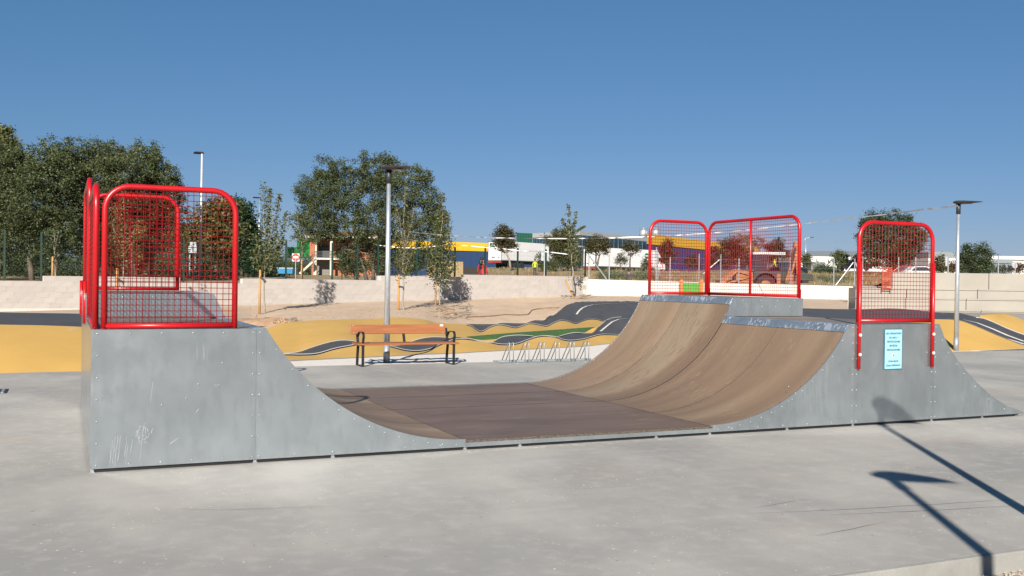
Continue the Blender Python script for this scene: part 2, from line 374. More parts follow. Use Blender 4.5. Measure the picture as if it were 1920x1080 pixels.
BF = Curve([(875, 608.5), (890, 609), (930, 609), (940, 607), (985, 607.6), (995, 604), (1003, 602), (1022, 601.5), (1028, 594), (1038, 592.5), (1050, 583), (1062, 574), (1075, 568.5), (1090, 566.5), (1112, 566), (1195, 565.5), (1350, 570), (1505, 578), (1605, 580), (1680, 578.5), (1752, 585), (1800, 587), (1868, 590), (1890, 591)], lambda u: interp([875, 960, 1022, 1075, 1140, 1195, 1505, 1752, 1868], [34.4, 35.8, 37, 38.6, 39.4, 40, 39.5, 36.5, 34], u))
G1 = Curve([(875, 631), (940, 625.5), (1030, 619), (1115, 613), (1180, 611)], lambda u: interp([875, 1115, 1180], [27.6, 30.6, 31], u))
G0 = Fun(lambda u: at(u, hor(u) + (CAM.z - interp([875, 910, 1000, 1095, 1117, 1180], [.09, .10, .14, .2, .28, .3], u))/interp([875, 910, 1000, 1095, 1117, 1180], [27.3, 27.5, 28, 29.6, 30.62, 31], u)*F_PX, interp([875, 910, 1000, 1095, 1117, 1180], [27.3, 27.5, 28, 29.6, 30.62, 31], u)))
G0r = Curve([(875, 632), (900, 637.5), (960, 633), (1000, 633), (1060, 632), (1095, 624), (1117, 613.6), (1180, 612)], lambda u: interp([875, 910, 1000, 1095, 1117, 1180], [27.3, 27.6, 28.2, 29.6, 30.5, 30.9], u))
EDG = Fun(lambda u: F(u) + (lambda d: d*(-.22/d.length))(Vector((*(F(u) - CAM).xy, 0))))
loft('white_strip', PE, EDG, 470, 1180, white_gravel, 8, 6, rough=.02)
loft('track_edging', EDG, F, 470, 1180, kerbm, 8, 1, lift=.002)
loft('yellow_shoulder', F, N, 470, 1180, yellowm, 3, 6)
loft('pump_track', N, FA, 470, 1180, asphaltm, 2, 6)
loft('yellow_mound', FA, Mb, 470, 875, yellowm, 3, 14, bulge=.03)
loft('yellow_infield', FA, G0r, 875, 1180, yellowm, 3, 5)
loft('turf_infield', G0r, G1, 875, 1117, turfm, 3, 6, rough=.03)
loft('yellow_infield', G1, BN, 875, 1180, yellowm, 2, 8)
loft('yellow_infield', G0r, G1, 1117, 1180, yellowm, 3, 2)
loft('pump_track_back', BN, BF, 875, 1180, asphaltm, 2, 8)
# right half: berm behind the ramp and the track that comes down to the front
LO = Curve([(1180, 600), (1300, 606), (1505, 601), (1605, 602), (1700, 602), (1760, 601), (1800, 600)], lambda u: interp([1180, 1505, 1800], [36, 34, 30.5], u))
loft('banked_turn', LO, BF, 1240, 1700, asphaltm, 6, 6)
EDG2 = Fun(lambda u: F(u) + (lambda d: d*(-.12/d.length))(Vector((*(F(u) - CAM).xy, 0))))
loft('white_strip', PE, EDG2, 1180, 2060, white_gravel, 12, 3, rough=.01)
loft('white_strip', EDG2, F, 1180, 2060, white_gravel, 12, 1)
loft('yellow_shoulder', F, LO, 1240, 1700, yellowm, 6, 8)
TN = Curve([(1752, 598.5), (1775, 599), (1790, 600), (1806, 603), (1830, 612), (1860, 625), (1890, 637), (1920, 647.5), (1960, 649), (2060, 650.5)], lambda u: interp([1752, 1806, 1920, 2060], [29.2, 28.9, 27, 27.4], u))
TF = Curve([(1752, 598), (1790, 598), (1838, 597), (1860, 604), (1890, 617.5), (1920, 628.5), (1960, 638), (2060, 646)], lambda u: interp([1752, 1806, 1838, 1920, 2060], [29.4, 30.1, 30.8, 29, 29.2], u))
TB = Curve([(1800, 587), (1838, 596.5), (1850, 592), (1868, 588.5), (1882, 588), (1900, 592.5), (1920, 601), (1960, 618), (2060, 640)], lambda u: interp([1800, 1838, 1868, 1920, 2060], [35, 31.2, 32.8, 32, 31], u))
loft('yellow_shoulder', F, TN, 1752, 2060, yellowm, 4, 10)
loft('pump_track', TN, TF, 1752, 2060, asphaltm, 3, 6)
loft('pump_track_back', TF, Fun(lambda u: BF(u) if u < 1800 else lerp(BF(1800), TB(1838), (u - 1800)/38)), 1752, 1838, asphaltm, 3, 4)
loft('yellow_mound', TF, TB, 1838, 2060, yellowm, 3, 8, bulge=.10)
loft('bare_ground', Fun(lambda u: lerp(BF(1800), TB(1838), (u - 1800)/38) if u < 1838 else TB(u)), BF, 1800, 1866, stepm, 4, 3)
# left berm
LP = Curve([(-260, 600), (0, 608.5), (80, 610), (158, 613), (300, 620), (420, 632)], lambda u: interp([-260, 0, 158, 420], [17, 19, 20.2, 23], u))
LR = Curve([(-260, 576), (0, 585.5), (80, 587), (158, 588.5), (300, 596), (420, 610)], lambda u: interp([-260, 0, 158, 420], [19.2, 21.6, 23, 26], u))
loft('yellow_mound', PE, LP, -260, 400, yellowm, 8, 10, bulge=.05)
loft('banked_turn', LP, LR, -260, 400, asphaltm, 8, 5)
# white border lines
edge_line(N, 500, 1165, .22, lift=.03); edge_line(FA, 500, 1165, .32, lift=.02)
edge_line(BN, 878, 1150, .32, lift=.03); edge_line(BF, 878, 1190, .34, lift=.03)
edge_line(BF, 1400, 1752, .10); edge_line(LR, -200, 400, .12, lift=.02); edge_line(TN, 1775, 2000, .12); edge_line(TF, 1830, 2000, .12, dz=.02)
def on(A, B, pts, w, lift=.015, dz=0):
    """a painted line lying on the loft between two curves"""
    out = []
    for u, v in pts:
        a, b = A(u), B(u); lo, hi = 0, 1
        def vv(t):
            p = lerp(a, b, t); d = p - CAM; fw = d.dot(FW); return -d.dot(U_)/fw
        r = ray(u, v); tgt = -r.dot(U_)/r.dot(FW)
        t = min(max(0, (vv(0) - tgt)/(vv(0) - vv(1) + 1e-9)), 1)
        for _ in range(20):
            g = (vv(min(t + 1e-3, 1)) - vv(max(t - 1e-3, 0)))/2e-3
            if abs(g) < 1e-9: break
            t = min(max(t - (vv(t) - tgt)/g*.7, 0), 1)
        out.append(lerp(a, b, t))
    b = MB(); rows = [[], []]
    for i, p in enumerate(out):
        d = (out[min(i + 1, len(out) - 1)] - out[max(i - 1, 0)]); d.z = 0
        nrm = Vector((-d.y, d.x, 0)).normalized()*w/2
        rows[0].append(p - nrm + Vector((0, 0, lift))); rows[1].append(p + nrm + Vector((0, 0, lift + dz)))
    b.grid(rows); return struct(b.build('lane_line', white_line))
on(BN, BF, [(1081, 590), (1086, 583), (1092, 578), (1100, 574.5), (1112, 572), (1140, 570.3), (1178, 569)], .07)
on(N, FA, [(1126, 622), (1138, 612), (1148, 604), (1160, 599.5), (1175, 598)], .065)
on(TN, TF, [(1806, 600), (1832, 606), (1860, 617), (1890, 630), (1920, 641)], .10)
on(TN, TF, [(1888, 636), (1905, 641), (1920, 646)], .12)
on(LO, BF, [(1752, 588), (1770, 588), (1774, 590), (1774, 592)], .2)

# dirt between the track and the walls, and the bare ground before the steps
WB = Fun(lambda u: spot(u, Dwall(u) + .05, zbase(u)))
def WBr(u):
    if u < 1590: return spot(u, Dwall(u) + .05, zbase(u))
    return spot(u, 45.6, .5)
loft('dirt_bank', LR, WB, -260, 400, dirtm, 8, 10)
loft('dirt_bank', Mb, WB, 470, 875, dirtm, 6, 26, rough=.03)
loft('dirt_bank', BF, WB, 875, 1590, dirtm, 6, 26, rough=.03)
loft('bare_ground', BF, Fun(lambda u: spot(u, 45.9, .5)), 1590, 1868, stepm, 6, 8)
loft('bare_ground', TB, Fun(lambda u: spot(u, 45.9, .5)), 1838, 2100, stepm, 8, 8)

def skirt(name, A, B, m, n=12, rows=6):
    """join two cross sections of the terrain with a smooth surface"""
    ex = lambda P: [lerp(P[i], P[i + 1], k/rows) for i in range(len(P) - 1) for k in range(rows)] + [P[-1]]
    a, c = ex(A), ex(B); b = MB(); R = []
    for j in range(n + 1):
        t = j/n; w = t*t*(3 - 2*t); row = []
        for p, q in zip(a, c):
            x = lerp(p, q, t); x.z = lerp(p.z, q.z, w); row.append(x)
        R.append(row)
    b.grid(R); return struct(b.build(name, m, smooth=True))
skirt('yellow_mound', [PE(400), lerp(PE(400), LP(400), .35), lerp(PE(400), LP(400), .7), LP(400)], [PE(470), F(470), FA(470), lerp(FA(470), Mb(470), .5)], yellowm)
skirt('banked_turn', [LP(400), LR(400)], [lerp(FA(470), Mb(470), .5), Mb(470)], asphaltm)
skirt('dirt_bank', [LR(400), WB(400)], [Mb(470), WB(470)], dirtm)
L1 = lambda t: lerp(F(1240), LO(1240), t)
skirt('yellow_shoulder', [F(1180), N(1180)], [F(1240), L1(.3)], yellowm)
skirt('pump_track', [N(1180), FA(1180)], [L1(.3), L1(.55)], asphaltm)
skirt('yellow_infield', [FA(1180), G0r(1180), G1(1180), BN(1180)], [L1(.55), L1(.7), L1(.85), LO(1240)], yellowm)
skirt('banked_turn', [BN(1180), BF(1180)], [LO(1240), BF(1240)], asphaltm)
skirt('yellow_shoulder', [F(1700), LO(1700)], [F(1752), TN(1752)], yellowm)
skirt('banked_turn', [LO(1700), lerp(LO(1700), BF(1700), .2), BF(1700)], [TN(1752), TF(1752), BF(1752)], asphaltm)

def dirt_at(u, v, A, B=WB):
    a, b = A(u), B(u); best = None
    for t in np.linspace(0, 1, 400):
        p = lerp(a, b, t); d = p - CAM; y = -d.dot(U_)/d.dot(FW); r = ray(u, v); e = abs(y + r.dot(U_)/r.dot(FW))
        if best is None or e < best[0]: best = (e, p)
    return best[1]

# ------------------------------------------------------------------ concrete block wall
def plan(u, off=0):
    p = spot(u, Dwall(u), 0); return p
P0, P1 = plan(-220), plan(1102); wdir = (P1 - P0); WL = wdir.length; wdir.normalize(); wn_ = Vector((wdir.y, -wdir.x, 0))
if wn_.dot(CAM - P0) < 0: wn_ = -wn_
def s_of(u): return (plan(u) - P0).dot(wdir)
TOPS = [(-220, 1.42), (80, 1.62), (330, 1.42), (451, 1.62), (708, 1.82), (868, 1.92), (1102, 1.92)]
def topz(s):
    z = TOPS[0][1]
    for u, t in TOPS[:-1]:
        if s >= s_of(u) - .01: z = t
    return z
bw = thing('block_wall', 'long pale concrete block wall behind the pump track, stepped top', 'wall', tuple(P0))
core = MB()
segs = [s_of(u) for u, _ in TOPS]
for (a, b, t) in zip(segs[:-1], segs[1:], [t for _, t in TOPS]):
    c = P0 + wdir*((a + b)/2) - wn_*.0795
    core.box((c.x, c.y, t/2 - .006 - .1), (b - a, .16, t + .188), (wdir, wn_, Vector((0, 0, 1))))
core.build('mortar_core', mortarm, bw)
bm_ = MB(); hw, hd, hh = .1955, .1, .0965
bv = [wdir*(i*hw) + wn_*(j*hd) + Vector((0, 0, k*hh)) for i in (-1, 1) for j in (-1, 1) for k in (-1, 1)]
bme = bpy.data.meshes.new('block'); bme.from_pydata([tuple(x) for x in bv], [], [(0, 1, 3, 2), (4, 6, 7, 5), (0, 4, 5, 1), (2, 3, 7, 6), (0, 2, 6, 4), (1, 5, 7, 3)]); bme.materials.append(blockm)
cells = []
n_c = int(WL/.4)
for k in range(8):
    zc = .32 + .2*k - .1 + .2*0
    for i in range(n_c + 1):
        s_ = i*.4 + (.2 if k % 2 else 0) + .2
        if s_ > WL - .2: continue
        zc = .52 + .2*k - (.1 if s_ > s_of(868) - .01 else 0)
        if zc > topz(s_) : continue
        cells.append((s_, zc))
vis0 = s_of(-5)
def seen(c):
    s_, z = c
    p = P0 + wdir*s_ + Vector((0, 0, z)); d = p - CAM
    uu = 960 + F_PX*d.dot(R_)/d.dot(FW)
    hidden = (150 < uu < 445 and z < 1.3)
    return (0 if (s_ > vis0 and not hidden) else 1, s_)
cells.sort(key=seen)
rest = MB()
for q, (s_, zc) in enumerate(cells):
    c = P0 + wdir*s_ - wn_*(.095 + random.uniform(-.003, .003)); c.z = zc
    if q < 300:
        o = bpy.data.objects.new('block', bme); COL.objects.link(o); o.parent = bw; o.location = c - P0
    else: rest.box(c, (.391, .2, .193), (wdir, wn_, Vector((0, 0, 1))))
rest.build('far_blocks', blockm, bw, kind='stuff')

# white rendered wall, running on to the steps
ww = thing('white_wall', 'bright white rendered wall beyond the pump track, right of the block wall', 'wall', tuple(spot(1102, 47, 0)))
m_ = MB(); A, B = spot(1102, 47.1, 0), spot(1602, 53, 0); d = (B - A).normalized(); nn = Vector((-d.y, d.x, 0))
def ztop(u): return interp([1102, 1600], [zat(1102, 523.5, 47.1), zat(1600, 537, 53)], u)
for i in range(8):
    a, b = lerp(A, B, i/8), lerp(A, B, (i + 1)/8); za = lerp(ztop(1102), ztop(1600), i/8); zb = lerp(ztop(1102), ztop(1600), (i + 1)/8)
    m_.add([(a.x, a.y, 0), (b.x, b.y, 0), (b.x, b.y, zb), (a.x, a.y, za), *[(p.x + nn.x*.25, p.y + nn.y*.25, z) for p, z in ((a, 0), (b, 0), (b, zb), (a, za))]],
           [(0, 1, 2, 3), (7, 6, 5, 4), (3, 2, 6, 7)])
m_.build('wall_face', whitewash, ww)
e = MB(); c = spot(1604, 53, 0); e.box((c.x, c.y, .85), (.24, .4, 1.64), (d, nn, Vector((0, 0, 1)))); e.build('end_pillar', kerbm, ww)

# ------------------------------------------------------------------ stepped concrete seating
st = thing('stepped_seating', 'long stepped concrete seating terrace at the right behind the pump track', 'terrace', tuple(spot(1605, 46, .5)))
def tier(u0, u1, vt, D0, zb, cuts, th=.9):
    zt = zat(1760, vt, D0)
    us = [u0] + cuts + [u1]
    for a, b in zip(us[:-1], us[1:]):
        p, q = spot(a, D0, 0), spot(b, D0, 0); dd = (q - p); L = dd.length; dd.normalize(); nn = Vector((-dd.y, dd.x, 0)); c = (p + q)/2 + nn*th/2
        b_ = MB(); b_.box((c.x, c.y, (zb + zt)/2), (L - .03, th, zt - zb), (dd, nn, Vector((0, 0, 1))))
        b_.box((c.x - nn.x*.02, c.y - nn.y*.02, zt + .03), (L - .03, th + .04, .06), (dd, nn, Vector((0, 0, 1)))) if vt > 520 else None
        b_.build('seating_slab', stepm, st, bevel=.012)
tier(1604, 2120, 583.5, 45.9, .3, [1700, 1840, 1980], .5)
tier(1604, 2120, 562, 46.2, .4, [1698, 1812, 1950], .9)
tier(1604, 2120, 544, 46.9, .4, [1700, 1833, 1975], 1.0)
tier(1673, 2120, 511.5, 47.7, .4, [1854, 2010], .4)
tier(1604, 1673, 541, 47.7, .4, [], .4)
bk = MB()
p, q = spot(1604, 48.1, 0), spot(2120, 48.1, 0)

# ------------------------------------------------------------------ field behind the walls, rising away
def fz(u, D):
    left = interp([20, 45, 60, 150, 300, 700, 3000], [1.15, 1.38, 1.5, 2.3, 3.0, 4, 5], D)
    right = interp([40, 60, 80, 110, 143, 220, 400, 3000], [1.3, 1.45, 1.62, 2.8, 3.55, 5.0, 6.5, 7], D)
    dip = interp([40, 60, 80, 110, 126, 143, 165, 220, 400, 3000], [1.3, 1.45, 1.62, 2.8, 3.30, 2.78, 3.3, 5.0, 6.5, 7], D); q = min(max((u - 1050)/40, 0), 1) if u < 1400 else max(0, 1 - (u - 1400)/60); right = lerp(right, dip, q)
    t = min(max((u - 780)/160, 0), 1); t = t*t*(3 - 2*t); z = lerp(left, right, t)
    if u > 1610: z = max(lerp(z, 2.0, min(1, (u - 1610)/60)) if D < 62 else z, min(z, 2.0))
    return z
fm = MB(); US = list(np.linspace(-420, 1590, 120)) + list(np.linspace(1600, 2500, 50)); R = []
for k in range(46):
    t = k/45; row = []
    for u in US:
        n0 = (Dwall(u) if u < 1590 else lerp(53, 48.3, min(1, (u - 1590)/40))) + .28
        D = n0*(2600/n0)**(t**1.5*1.0); z = fz(u, D)
        if 3 < k < 40: z += random.uniform(-.05, .05)*min(1, D/60)
        row.append(spot(u, D, z))
    R.append(row)
fm.grid(R); struct(fm.build('dry_field', fieldm, smooth=True))

# dry weeds on the field and brush on the dirt bank
def tufts(name, spots, h, m, n=10):
    b = MB()
    for p in spots:
        for i in range(n):
            a = random.random()*6.28; r = random.random()*h*.9; q = p + Vector((math.cos(a)*r, math.sin(a)*r, 0))
            hh = h*random.uniform(.5, 1.1); w = h*.10; lean = Vector((random.uniform(-.35, .35), random.uniform(-.35, .35), 1))*hh
            sd_ = Vector((math.cos(a + 1), math.sin(a + 1), 0))*w
            b.add([q - sd_, q + sd_, q + lean], [(0, 1, 2)])
    return struct(b.build(name, m), 'stuff')
def bushes(name, spots, h, m, n=60, size=.12):
    P = []
    for p in spots: P.append(np.array(p) + np.abs(RNG.normal(size=(n, 3)))*np.array([0, 0, h*.45]) + RNG.normal(size=(n, 3))*np.array([h*.35, h*.35, .02]))
    return struct(leaf_mesh(name, np.concatenate(P), None, size, m, None), 'stuff')
GRASS = []
sp = [spot(u, D, fz(u, D)) for u, D in [(random.uniform(905, 1340), random.uniform(78, 138)) for _ in range(380)]]
tufts('dry_grass', sp, .33, drygrass)
sp = [spot(u, D, fz(u, D)) for u, D in [(random.uniform(1500, 1720), random.uniform(83, 125)) for _ in range(300)]]
tufts('weeds', sp, .35, [leaf_grey, drygrass][1])
sp = [spot(u, D, fz(u, D)) for u, D in [(random.choice([random.gauss(1140, 10), random.gauss(1160, 14), random.gauss(1210, 10), random.gauss(1560, 22)]), random.uniform(86, 100)) for _ in range(260)]]
GRASS.append(('green_weeds', sp, .55, [leaf_mid, leaf_grey], 40, .12))

# ------------------------------------------------------------------ the skate ramp
H, H2, Y1, Y2, ZF = 1.2, 1.463, 2.4, 4.79, .096
XL0, XL1, XB, XC, XR0, XR1, XE = 0, 1.345, 3.36, 6.24, 8.272, 9.53, 11.12
RC = 2.25
def arc_z(dx): return ZF + RC - math.sqrt(max(0, RC*RC - dx*dx))
def arc_dx(z): return math.sqrt(RC*RC - (RC - (z - ZF))**2)
ramp = thing('skate_ramp', 'steel sided half pipe skate ramp with brown riding surface and red guard rails', 'skate ramp', (0, 0, 0))
T = .0016
def panel(poly, y, name='side_panel', th=.012, **k):
    b = MB(); b.prism([(x, y, z) for x, z in poly], (0, th, 0)); return b.build(name, galv, ramp, **k)
def rivets(pts, y, parent, sgn=-1, r=.0072):
    b = MB()
    for x, z in pts:
        n = 8; vs = []
        for rr, dy in ((r, 0), (r*.8, .005), (r*.3, .008)):
            vs += [(x + rr*math.cos(2*math.pi*j/n), y + sgn*dy, z + rr*math.sin(2*math.pi*j/n)) for j in range(n)]
        b.add(vs, [(i*n + j, i*n + (j + 1) % n, (i + 1)*n + (j + 1) % n, (i + 1)*n + j) for i in range(2) for j in range(n)] + [tuple(range(2*n, 3*n))])
    return b.build('rivets', mat('rivet_steel', (.46, .50, .52), .35, metal=.7), parent, smooth=True, kind='stuff')
def edge_rivets(x0, x1, z0, z1, n, m2):
    P = [(x0, lerp(z0, z1, i/m2)) for i in range(m2 + 1)] + [(x1, lerp(z0, z1, i/m2)) for i in range(m2 + 1)]
    P += [(lerp(x0, x1, i/n), z1) for i in range(1, n)] + [(lerp(x0, x1, i/n), z0) for i in range(1, n)]
    return P
ZB = .032
pn = panel([(XL0, ZB), (XL1 - T, ZB), (XL1 - T, H), (XL0, H)], 0)
rivets(edge_rivets(.035, XL1 - .03, .06, H - .035, 5, 6) + [(1.05, .90), (.85, .72), (.55, .55), (.75, .6)], 0, pn)
mark_m = mat('dried_splash', (.36, .385, .395), .8, var=.1, scale=40)
def mark(pts, w, parent, y=-.0006):
    b = MB(); rows = [[], []]
    for i, (x, z) in enumerate(pts):
        ww = w*random.uniform(.4, 1); rows[0].append((x - ww/2, y, z + ww*.2)); rows[1].append((x + ww/2, y, z - ww*.2))
    b.grid(rows); return b.build('drip_mark', mark_m, parent)
def scratch(x, z, dx, dz, w=.006): 
    return mark([(x + dx*t, z + dz*t + random.uniform(-.003, .003)) for t in np.linspace(0, 1, 6)], w, pn)
for x, z0, z1 in ((.165, .27, .08), (.185, .30, .07), (.205, .31, .05), (.225, .30, .09), (.275, .29, .12), (.29, .22, .06), (.32, .27, .15), (.40, .40, .06), (.43, .75, .58)):
    mark([(x - (.30 - z)*.10 + random.uniform(-.003, .003), z) for z in np.linspace(z0, z1, 9)], .0045, pn)
for k in range(26):
    a = random.random()*6.28; r = random.gauss(.06, .02); x, z = .405 + math.cos(a)*r*.7, .31 + math.sin(a)*r*1.1; a2 = a + 1.57 + random.uniform(-.5, .5); L = random.uniform(.015, .045)
    mark([(x + math.cos(a2)*L*t, z + math.sin(a2)*L*t*1.2 + .01*math.sin(t*3)) for t in np.linspace(0, 1, 4)], .006, pn, -.0006 - .00005*k)
scratch(.62, .21, .07, .05, .008); scratch(1.0, .70, .03, .015); scratch(.98, .72, .02, -.02); scratch(.83, .47, .03, .04)
lips = .012
def curve_poly(sgn, x_bottom, z_top):
    pts = []
    dx1 = arc_dx(z_top)
    for i in range(41):
        dx = dx1*i/40; pts.append((x_bottom + sgn*dx, arc_z(dx) + lips))
    return pts
# left transition side (front)
cp = [p for p in curve_poly(-1, XB, H)]
cp[-1] = (cp[-1][0], H)
pn = panel([(XL1, ZB), (XB, ZB), *cp, (XL1, H)], 0)
rv = [(x - .0, z - .05) for x, z in cp[2:-1:3]] + [(XL1 + .03, lerp(.06, H - .035, i/6)) for i in range(7)] + [(XL1 + .35*i, .06) for i in range(1, 6)]
rivets(rv, 0, pn)
# right transition side (front)
cq = [p for p in curve_poly(1, XC, H)]; cq[-1] = (cq[-1][0], H)
pn = panel([(XR0 - T, ZB), (XR0 - T, H)] + cq[::-1] + [(XC, ZB)], 0)
rivets([(x, z - .05) for x, z in cq[2:-1:3]] + [(XR0 - .035, lerp(.06, H - .035, i/6)) for i in range(7)] + [(XR0 - .35*i, .06) for i in range(1, 6)] + [(7.3, .5), (7.4, .42), (7.3, .33)], 0, pn)
pn = panel([(XR0, ZB), (XR1 - T, ZB), (XR1 - T, H), (XR0, H)], 0)
rivets([(XR0 + .03, lerp(.06, H - .035, i/6)) for i in range(7)] + [(XR1 - .03, lerp(.06, H - .035, i/6)) for i in range(7)], 0, pn)
# scuff on the right platform panel
bank = [(9.62, 1.2), (9.7, 1.045), (9.81, .888), (9.945, .742), (10.08, .62), (10.28, .455), (10.52, .29), (10.8, .15), (11.08, .065), (11.12, .055)]
pn = panel([(XR1, ZB), (11.12, ZB)] + bank[::-1] + [(XR1, H)], 0)
rivets([(x - .03, z - .045) for x, z in bank[1:-1]] + [(XR1 + .03, lerp(.06, H - .04, i/6)) for i in range(7)], 0, pn)
# left end, rear and inner step panels
b = MB(); b.bb((-.012, 0.014, ZB), (0, Y1 - .002, H)); b.build('end_panel', galv, ramp)
b = MB(); b.bb((-.012, Y1 + .002, ZB), (0, Y2, H2)); b.build('end_panel', galv, ramp)
XL2, XR2 = XB - arc_dx(H2), XC + arc_dx(H2)
cp2 = [p for p in curve_poly(-1, XB, H2)]; cq2 = [p for p in curve_poly(1, XC, H2)]
def stepcap(xs, name='step_panel'):
    return xs
top_l = [p for p in cp2 if p[1] > H + .02]; top_r = [p for p in cq2 if p[1] > H + .02]
sl = MB(); sl.prism([(x, Y1 - .006, z) for x, z in [(0, H + .006), (XB - arc_dx(H) - .02, H + .006)] + top_l + [(top_l[-1][0], H2), (0, H2)]], (0, .012, 0))
pn = sl.build('step_panel', galv, ramp); rivets([(1.12 - .02*i, 1.25 + .09*i) for i in range(3)] + [(.95 - .3*i, 1.43) for i in range(4)] + [(.95 - .3*i, 1.34) for i in range(4)] + [(1.22 - .045*i, 1.27 + .06*i) for i in range(4)], Y1 - .006, pn)
sr_ = MB(); sr_.prism([(x, Y1 - .006, z) for x, z in [(XR1, H + .006), (XR1, H2), (top_r[-1][0], H2)] + top_r[::-1] + [(XC + arc_dx(H) + .02, H + .006)]], (0, .012, 0))
pn = sr_.build('step_panel', galv, ramp); rivets([(8.55 + .25*i, 1.34) for i in range(4)] + [(8.48 + .3*i, 1.43) for i in range(4)], Y1 - .006, pn)
b = MB(); b.prism([(x, Y2, z) for x, z in [(0, ZB), (XR1, ZB), (XR1, H2)] + [(top_r[-1][0], H2)] + cq2[::-1] + cp2 + [(top_l[-1][0], H2), (0, H2)]], (0, .012, 0)); b.build('rear_panel', galv, ramp)
b = MB(); b.bb((XR1, Y1, ZB), (XR1 + .012, Y2, H2)); b.build('end_panel', galv, ramp)
b = MB(); b.prism([(x, Y1 - .012, z) for x, z in [(XR1 + .014, ZB), (11.12, ZB)] + bank[::-1] + [(XR1 + .014, H)]], (0, .012, 0)); b.build('bank_panel', galv, ramp)
# feet; inner frame as a black slab that paints the gap's shade
for x in (.006, XL1, 2.05, 3.36, 3.95, 5.55, 6.24, 7.3, XR0, XR1, 10.4, 11.06):
    b = MB(); b.bb((x - .014, .014, 0), (x + .014, .05, ZB + .03)); b.bb((x - .022, .0, 0), (x + .022, .06, .006)); b.build('foot', galv_dark, ramp)
b = MB(); b.bb((.03, .022, .001), (XE - .12, Y1 - .1, .033)); b.build('gap_shade_frame', blackm, ramp)
# flat bottom
fl = MB(); 
for i, (a, c) in enumerate(((0, 1.2), (1.2, 2.4), (2.4, 3.6), (3.6, Y2))):
    for (x0, x1) in ((XB + .002, XC - .002),):
        b = MB(); b.bb((x0, a + (.0015 if i < 3 else .006) + (.012 if i == 0 else 0), ZF - .02), (x1, c - (.0025 if i < 2 else .004), ZF - (.001 if i % 2 else 0))); b.build('flat_sheet', wood_f, ramp)
b = MB(); b.bb((XB + .004, -.004, ZF - .021), (XC + .02, .0125, ZF + .001)); b.build('flat_edge', wood_edge, ramp)
b = MB(); b.bb((XB + .002, .0, ZF - .066), (XC - .002, .014, ZF - .023)); b.build('edge_angle', galv, ramp)
# curved riding sheets
def sheet(sgn, xb, y0, y1, ztop, name='riding_sheet'):
    b = MB(); n = 36; dx1 = arc_dx(ztop - .09); top = []; bot = []
    for i in range(n + 1):
        dx = dx1*i/n; z = arc_z(dx); a = math.asin(dx/RC); top.append((xb + sgn*dx, z)); bot.append((xb + sgn*(dx + .012*math.sin(a)), z - .012*math.cos(a)))
    rows = [[(x, y, z) for x, z in top] for y in (y0 + .002, y1 - .002)]; b.grid(rows if sgn < 0 else rows[::-1])
    for y in (y0 + .002, y1 - .002): b.grid([[(x, y, z) for x, z in top], [(x, y, z) for x, z in bot]])
    b.grid([[(x, y, z) for x, z in (top[-1], bot[-1])] for y in (y0 + .002, y1 - .002)])
    return b.build(name, wood_t, ramp, smooth=True)
for sgn, xb in ((-1, XB), (1, XC)):
    for k, (y0, y1, z) in enumerate(((.012, 1.199, H), (1.201, 2.391, H), (2.409, 3.599, H2), (3.601, Y2, H2))): sheet(sgn, xb, y0, y1, z)
seam_m = mat('seam_gap', (.045, .033, .027), .9, var=.3, scale=30)
def seam(sgn, xb, y, w, ztop, z_off=.0012):
    b = MB(); n = 30; d1 = arc_dx(ztop - .09); rows = [[], []]
    for i in range(n + 1):
        dx = d1*i/n; a = math.asin(dx/RC); ww = w*random.uniform(.6, 1.1)/2
        q = (xb + sgn*(dx - z_off*math.sin(a)), arc_z(dx) + z_off*math.cos(a))
        rows[0].append((q[0], y - ww, q[1])); rows[1].append((q[0], y + ww, q[1]))
    b.grid(rows); return b.build('seam', seam_m, ramp)
screw_b = MB()
for sgn, xb in ((-1, XB), (1, XC)):
    for y, w, z in ((1.2, .0045, H), (2.4, .013, H), (3.6, .0045, H2)): seam(sgn, xb, y, w, z)
    for y in (.05, 1.15, 1.25, 2.34, 2.46, 3.55, 3.65):
        zt = H if y < 2.4 else H2
        for i in range(12):
            dx = arc_dx(zt - .16)*(i + .35)/12; a = math.asin(dx/RC); c = Vector((xb + sgn*(dx - .0015*math.sin(a)), y + random.uniform(-.006, .006), arc_z(dx) + .0015*math.cos(a))); t_ = Vector((sgn*math.cos(a), 0, math.sin(a)))
            screw_b.add([c + t_*.006*math.cos(k) + Vector((0, .006*math.sin(k), 0)) for k in np.linspace(0, 5.24, 6)], [tuple(range(6))])
screw_b.build('screws', seam_m, ramp, kind='stuff')
for y, w in ((1.2, .0045), (2.4, .006), (3.6, .017)):
    b = MB(); rows = [[], []]
    for x in np.linspace(XB + .01, XC - .01, 24): ww = w*random.uniform(.6, 1.1)/2; rows[0].append((x, y - ww, ZF + .0012)); rows[1].append((x, y + ww, ZF + .0012))
    b.grid(rows); b.build('seam', seam_m, ramp)
for x in (XB, XC):
    b = MB(); rows = [[], []]
    for y in np.linspace(.02, Y2 - .01, 40): ww = .008*random.uniform(.6, 1.2)/2; rows[0].append((x - ww, y, ZF + .0016)); rows[1].append((x + ww, y, ZF + .0016))
    b.grid(rows); b.build('seam', seam_m, ramp)
